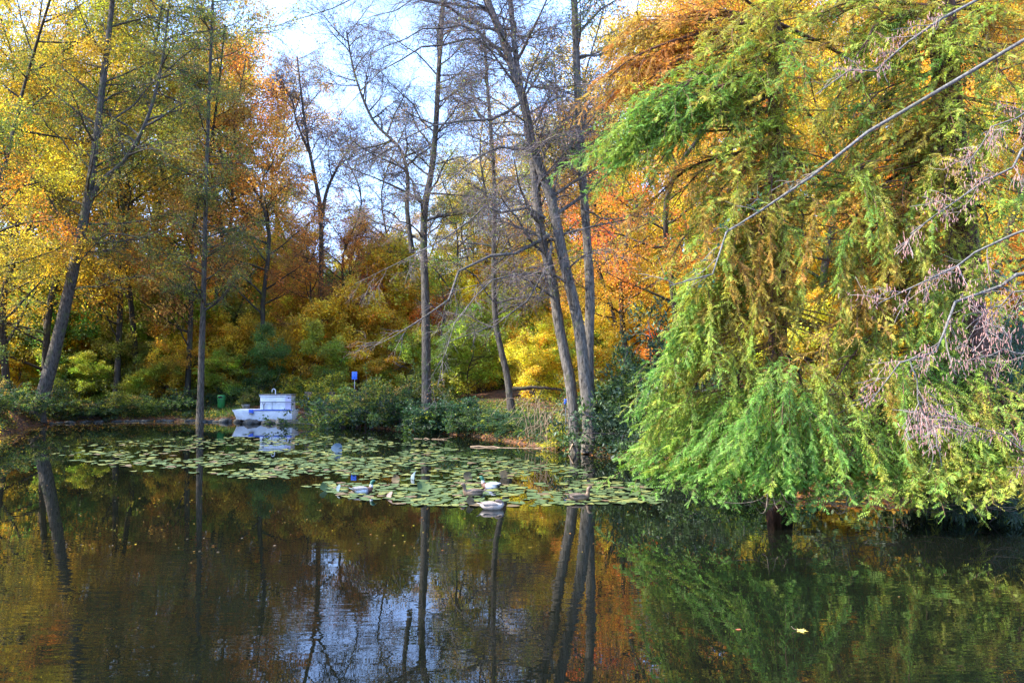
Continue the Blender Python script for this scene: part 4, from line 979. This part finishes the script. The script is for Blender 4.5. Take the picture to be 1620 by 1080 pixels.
# ---------------------------------------------------------------- water lilies
rng = np.random.default_rng(71)
def lily_material(name, c, c2):
    return plain(name, c, .7, .3, 7., c2=c2)
M_PAD = [lily_material('lily_green', (.08, .12, .025), (.04, .07, .018)), lily_material('lily_yellowing', (.20, .20, .035), (.08, .11, .025)), lily_material('lily_browning', (.16, .09, .04), (.07, .08, .03))]
def pad_mesh(seed, mat, curl=.05):
    r = np.random.default_rng(seed); n = 17; th = np.linspace(.14, 2 * np.pi - .14, n)
    rad = 1 + .06 * r.normal(size=n) + .04 * np.sin(3 * th + seed)
    zr = curl * (.3 + .8 * np.sin(2 * th + seed)) + .02 * r.normal(size=n); zr = np.maximum(zr, -.01)
    V = [(.05, 0, .0)] + [(.55 * rad[i] * math.cos(th[i]), .55 * rad[i] * math.sin(th[i]), .012) for i in range(n)] + [(rad[i] * math.cos(th[i]), rad[i] * math.sin(th[i]), zr[i]) for i in range(n)]
    Fq = []
    for i in range(n - 1): Fq.append((0, 1 + i, 2 + i, 2 + i)); Fq.append((1 + i, 1 + n + i, 2 + n + i, 2 + i))
    tri = [f for f in Fq if f[2] == f[3]]; quad = [f for f in Fq if f[2] != f[3]]
    F3 = [(a, b, c) for a, b, c, d in tri] + [(a, b, c) for a, b, c, d in quad] + [(a, c, d) for a, b, c, d in quad]
    return raw_mesh('lily_pad', np.array(V), np.array(F3), smooth=True, mat=mat)
PADS = [[pad_mesh(k * 7 + j, M_PAD[k], (.02, .06, .14)[j]) for j in range(3)] for k in range(3)]
pts = []; cell = {}
up_x = [80, 200, 350, 480, 600, 700, 800, 900, 1000, 1045]; up_y = [708, 694, 686, 684, 692, 702, 722, 738, 760, 778]
lo_x = [80, 200, 300, 400, 500, 560, 650, 760, 950, 1045]; lo_y = [722, 745, 750, 760, 772, 790, 799, 802, 797, 796]
for _ in range(90000):
    px = rng.uniform(80, 1045); py = rng.uniform(682, 804)
    a, b_ = np.interp(px, up_x, up_y), np.interp(px, lo_x, lo_y)
    if not a < py < b_: continue
    D = EYE * F / (py - 600) ; p = PX(px, py, D); 
    D = D * EYE / (EYE - p[2]); p = PX(px, py, D)
    e = min(py - a, b_ - py) / 14.; core = np.interp(px, [80, 300, 430, 560, 960, 1045], [.25, .5, 1, 1, .8, .5])
    nz = noise3(np.array([[p[0], p[1], 0]]), .9, 12)[0]
    if rng.random() > core * min(1, .25 + e) * np.clip(.6 + 1.2 * nz, 0.03, 1) * (.12 + .88 * (D / 32) ** -2): continue
    r = rng.uniform(.075, .165); key = (int(p[0] // .5), int(p[1] // .5)); ok = True
    for i in (-1, 0, 1):
        for j in (-1, 0, 1):
            for q in cell.get((key[0] + i, key[1] + j), ()):
                if (q[0] - p[0]) ** 2 + (q[1] - p[1]) ** 2 < (.78 * (q[2] + r)) ** 2: ok = False
    if not ok: continue
    q = (p[0], p[1], r, D); cell.setdefault(key, []).append(q); pts.append(q)
    if len(pts) > 1650: break
pts.sort(key=lambda q: q[3] / q[2])
LAB = ['round green lily pad lying flat among the others on the pond', 'yellowing lily pad among the green ones on the pond', 'browning curled lily pad among the green ones on the pond']
rest = []
for i, (x, y, r, D) in enumerate(pts):
    k = rng.choice(3, p=[.66, .27, .07]); me = PADS[k][rng.integers(3)]; az = rng.uniform(0, 6.28); z = rng.uniform(.004, .012)
    if i < 300:
        put('lily_pad', me, loc=(x, y, z), rot=(rng.normal() * .03, rng.normal() * .03, az), scale=(r, r, r), label=LAB[k], cat='lily pad', group=('green', 'yellowing', 'browning')[k] + ' lily pads')
    else: rest.append((me, x, y, z, r, az, k))
for k in range(3):
    Vs, Fs, o_ = [], [], 0
    for me, x, y, z, r, az, kk in rest:
        if kk != k: continue
        co = np.zeros(len(me.vertices) * 3, np.float32); me.vertices.foreach_get('co', co); co = co.reshape(-1, 3) * r
        ca_, sa = math.cos(az), math.sin(az); co = np.stack([co[:, 0] * ca_ - co[:, 1] * sa + x, co[:, 0] * sa + co[:, 1] * ca_ + y, co[:, 2] + z], -1)
        f = np.zeros(len(me.polygons) * 3, np.int32); me.polygons.foreach_get('vertices', f); Vs.append(co); Fs.append(f.reshape(-1, 3) + o_); o_ += len(co)
    put('distant_lily_pads', raw_mesh('distant_lily_pads', np.vstack(Vs), np.vstack(Fs), mat=M_PAD[k]), kind='stuff')
# raised, curled lily leaves
M_PALEPAD = plain('lily_underside', (.10, .15, .18), .5, .3, 6)
for (px, py, r, tilt, m, lab) in ((655, 757, .14, 1.2, M_PALEPAD, 'grey-blue lily leaf standing up above the pads, right of the first drake'), (669, 774, .16, .8, M_PAD[0], 'fresh green lily leaf tilted up right of the first drake'), (536, 776, .10, 1.3, M_PALEPAD, 'small grey-blue upturned lily leaf left of the first drake'),
        (740, 757, .13, 1.1, M_PAD[2], 'brownish upturned lily leaf behind the second drake'), (626, 761, .11, 1.4, M_PAD[2], 'reddish lily leaf standing on edge near the first drake'), (797, 754, .12, 1.2, M_PAD[2], 'orange-brown curled lily leaf behind the white-backed drake'),
        (513, 774, .12, .9, M_PAD[0], 'green lily leaf raised at the near edge of the pads'), (745, 796, .12, 1.0, M_PAD[2], 'dark brown curled lily leaf beside the pale duck'), (617, 785, .09, 1.0, plain('dead_leaf', (.22, .14, .11), .7, .3), 'pinkish dead leaf sticking out of the water right of the first drake'),
        (533, 714, .20, 1.1, M_PALEPAD, 'grey-blue upturned lily leaf far back among the pads')):
    D = 3380 / (py - 600) * 1.0; p = PX(px, py + 4, D)
    o = put('lily_leaf', pad_mesh(int(px), m, .25), loc=(p[0], p[1], r * .7 * math.sin(tilt)), rot=(tilt, rng.normal() * .2, rng.normal() * .5), scale=(r, r, r), label=lab, cat='lily leaf')
# floating leaves
n = 2600; u = rng.uniform(-.66, -.38, n); y = np.interp(u, SH_U, SH_D) - rng.exponential(2.6, n); x = u * y
m_ = 600; px = rng.uniform(0, 1100, m_); py = 690 + rng.random(m_) ** 1.5 * 180; yy = 3380 / (py - 600); x = np.concatenate([x, (px - 810) / F * yy]); y = np.concatenate([y, yy]); n = len(x)
l = rng.uniform(.04, .11, n) * np.where(np.arange(n) < 2600, 1, .55)
V, Fq = leafquads(np.stack([x, y, rng.uniform(.004, .012, n)], -1), np.stack([rng.normal(size=n), rng.normal(size=n), 0 * x], -1), np.tile([[.03, 0, 1.]], (n, 1)), l, l * .65)
put('floating_leaves', raw_mesh('floating_leaves', V, Fq, col=np.repeat(mixcols(n, (('bronze', 3), ('rust', 3), ('olive', 2), ('gold', 1.5), ((.25, .2, .13), 2))), 4, 0), mat=M_LEAF), kind='stuff')
# --- two single leaves near the camera
def maple(lobes, name, px, py, size, colr, label, rz):
    D = 3380 / (py - 600); p = PX(px, py, D); D *= EYE / (EYE - p[2]); p = PX(px, py, D)
    V = [(0, 0, .02)]
    for (a, r) in lobes: V.append((r * math.cos(R(a)), r * math.sin(R(a)), .10 * r * abs(math.sin(R(a * 2.5))) * (1 + .5 * math.cos(R(a)))))
    n = len(lobes); F3 = [(0, 1 + i, 1 + (i + 1) % n) for i in range(n)]
    m = leaf_material(name + '_blade', .3, .08)
    me = raw_mesh('blade', np.array(V), np.array(F3), col=np.tile(np.array([colr]), (len(V), 1)), mat=m)
    root = put(name, None, loc=(p[0], p[1], .006), rot=(.05, 0, rz), scale=(size,) * 3, label=label, cat='leaf')
    put('blade', me, root); rod('stalk', root, [(-.05, 0, .02), (-.7, .06, .12), (-1.05, .1, .42)], .025, M_TAN, 5)
ML = [(0, 1), (12, .62), (25, .72), (38, .45), (60, .95), (75, .6), (88, .62), (100, .38), (125, .7), (145, .42), (165, .35), (178, .12), (195, .35), (215, .42), (235, .7), (258, .38), (272, .62), (285, .6), (300, .95), (322, .45), (335, .72), (348, .62)]
maple(ML, 'maple_leaf', 1266, 998, .085, (.80, .62, .12), 'yellow maple leaf with its stalk up, floating alone on the dark water', -.35)
maple([(0, 1), (30, .6), (90, .5), (150, .6), (180, .95), (210, .55), (270, .5), (330, .65)], 'beech_leaf', 1168, 996, .035, (.62, .13, .05), 'small orange-red leaf floating left of the yellow maple leaf', .2)
for (px, py) in ((1420, 944), (1115, 846), (300, 890), (985, 835), (1020, 860)):
    D = 3380 / (py - 600); p = PX(px, py, D); D *= EYE / (EYE - p[2]); p = PX(px, py, D)
    V, Fq = leafquads(np.array([[0, 0, 0.]]), np.array([[1., .3, .05]]), np.array([[0, .1, 1.]]), [.04], [.025])
    put('fallen_leaf', raw_mesh('fallen_leaf', V, Fq, col=np.array([[.5, .3, .1]]), mat=M_LEAF), loc=(p[0], p[1], .006), label='tiny pale leaf fleck floating on the open dark water', cat='leaf', group='leaf flecks on the open water')

# ---------------------------------------------------------------- ducks
def loft(rings, S=14):
    """rings: (x, z, half width, half height, colour)"""
    P = np.array([(x, 0, z) for x, z, *_ in rings], float); T = norm(np.gradient(P, axis=0)); th = np.arange(S) * 2 * np.pi / S
    V = []; C = []
    for (x, z, hw, hh, c), t in zip(rings, T):
        nrm = np.array([-t[2], 0, t[0]])
        for a in th: V.append(np.array([x, 0, z]) + np.array([0, 1, 0]) * hw * math.cos(a) + nrm * hh * math.sin(a)); C.append(c)
    n = len(rings); k = np.arange(n - 1)[:, None] * S; s = np.arange(S)[None]; s2 = (s + 1) % S
    return np.array(V), np.stack([k + s, k + s2, k + S + s2, k + S + s], -1).reshape(-1, 4), np.array(C)
M_FEATHER = plain('feathers', (1, 1, 1), .6, .25, 26., .3, attr=True); M_BILL = plain('bill', (.45, .36, .06), .4, .3)
def duck(px, py, face, kind, label, head='up'):
    D = 3380 / (py + 3 - 600); p = PX(px, py + 3, D)
    body, breast, hd, rump, wing = {'drake': ((.50, .52, .55), (.10, .04, .025), (.005, .09, .05), (.015, .015, .015), (.30, .27, .25)),
        'white': ((.42, .46, .52), (.12, .05, .03), (.005, .10, .06), (.02, .02, .02), (.40, .43, .48)),
        'hen': ((.24, .16, .10), (.22, .14, .08), (.17, .11, .07), (.16, .11, .08), (.17, .12, .08)),
        'pale': ((.38, .30, .23), (.55, .45, .36), (.10, .07, .06), (.6, .52, .44), (.34, .27, .22))}[kind]
    ring = [(-.27, .105, .004, .003, rump), (-.24, .095, .035, .015, rump), (-.19, .075, .075, .045, rump), (-.12, .055, .105, .075, body), (-.03, .045, .125, .095, body), (.06, .045, .122, .095, body), (.13, .055, .10, .085, breast), (.18, .075, .075, .07, breast)]
    if head == 'up': ring += [(.205, .12, .048, .05, breast), (.212, .165, .036, .038, (.8, .8, .8) if kind in ('drake', 'white') else breast), (.215, .20, .036, .038, hd), (.225, .235, .042, .045, hd), (.25, .262, .040, .036, hd), (.285, .262, .03, .028, hd), (.305, .256, .012, .014, hd)]
    else: ring += [(.205, .10, .055, .05, breast), (.20, .135, .045, .035, hd), (.15, .160, .042, .035, hd), (.10, .165, .036, .03, hd), (.07, .16, .02, .018, hd)]
    root = put('duck', None, loc=(p[0], p[1], .0), rot=(0, 0, face), label=label, cat='duck')
    V, Fq, C = loft(ring); put('body', raw_mesh('body', V, Fq, col=C, smooth=True, mat=M_FEATHER), root)
    for s in (-1, 1):
        W, Fw, _ = loft([(-.22, .125, .004, .004, wing), (-.15, .11, .022, .03, wing), (-.05, .10, .03, .05, wing), (.05, .095, .03, .05, wing), (.12, .09, .008, .015, wing)], 8)
        W[:, 1] += s * .085; put('wing', raw_mesh('wing', W, Fw, col=np.tile(np.array([wing]), (len(W), 1)), smooth=True, mat=M_FEATHER), root)
    if head == 'up':
        W, Fw, _ = loft([(.295, .255, .016, .014, 0), (.325, .247, .018, .008, 0), (.35, .243, .017, .005, 0), (.36, .242, .006, .003, 0)], 8); put('bill', raw_mesh('bill', W, Fw, smooth=True, mat=M_BILL), root)
        for s in (-1, 1): V, Fq, _ = loft([(.258, .268, .001, .001, 0), (.262, .268, .006, .006, 0), (.266, .268, .001, .001, 0)], 6); V[:, 1] += s * .036; put('eye', raw_mesh('eye', V, Fq, mat=M_DARK), root)
    for k in range(3):
        W, Fw, _ = loft([(-.22, .10, .02, .006, 0), (-.28, .125, .016, .004, 0), (-.31, .135, .004, .002, 0)], 6); W[:, 1] += (k - 1) * .02
        put('tail_feather', raw_mesh('tail_feather', W, Fw, col=np.tile(np.array([rump if kind != 'drake' else (.6, .6, .6)]), (len(W), 1)), mat=M_FEATHER), root)
duck(573, 775, .35, 'drake', 'mallard drake with dark green head swimming at the near edge of the lily pads')
duck(777, 768, math.pi - .3, 'white', 'mallard drake with white-grey back and green head facing left among the pads')
duck(749, 779, math.pi + .4, 'hen', 'small brown duck facing left just below the white-backed drake')
duck(778, 800, .12, 'pale', 'pale buff duck with its head tucked, nearest to the viewer', 'tuck')
duck(916, 786, .3, 'hen', 'brown duck on the water at the right of the lily pads, below the grey trunk')
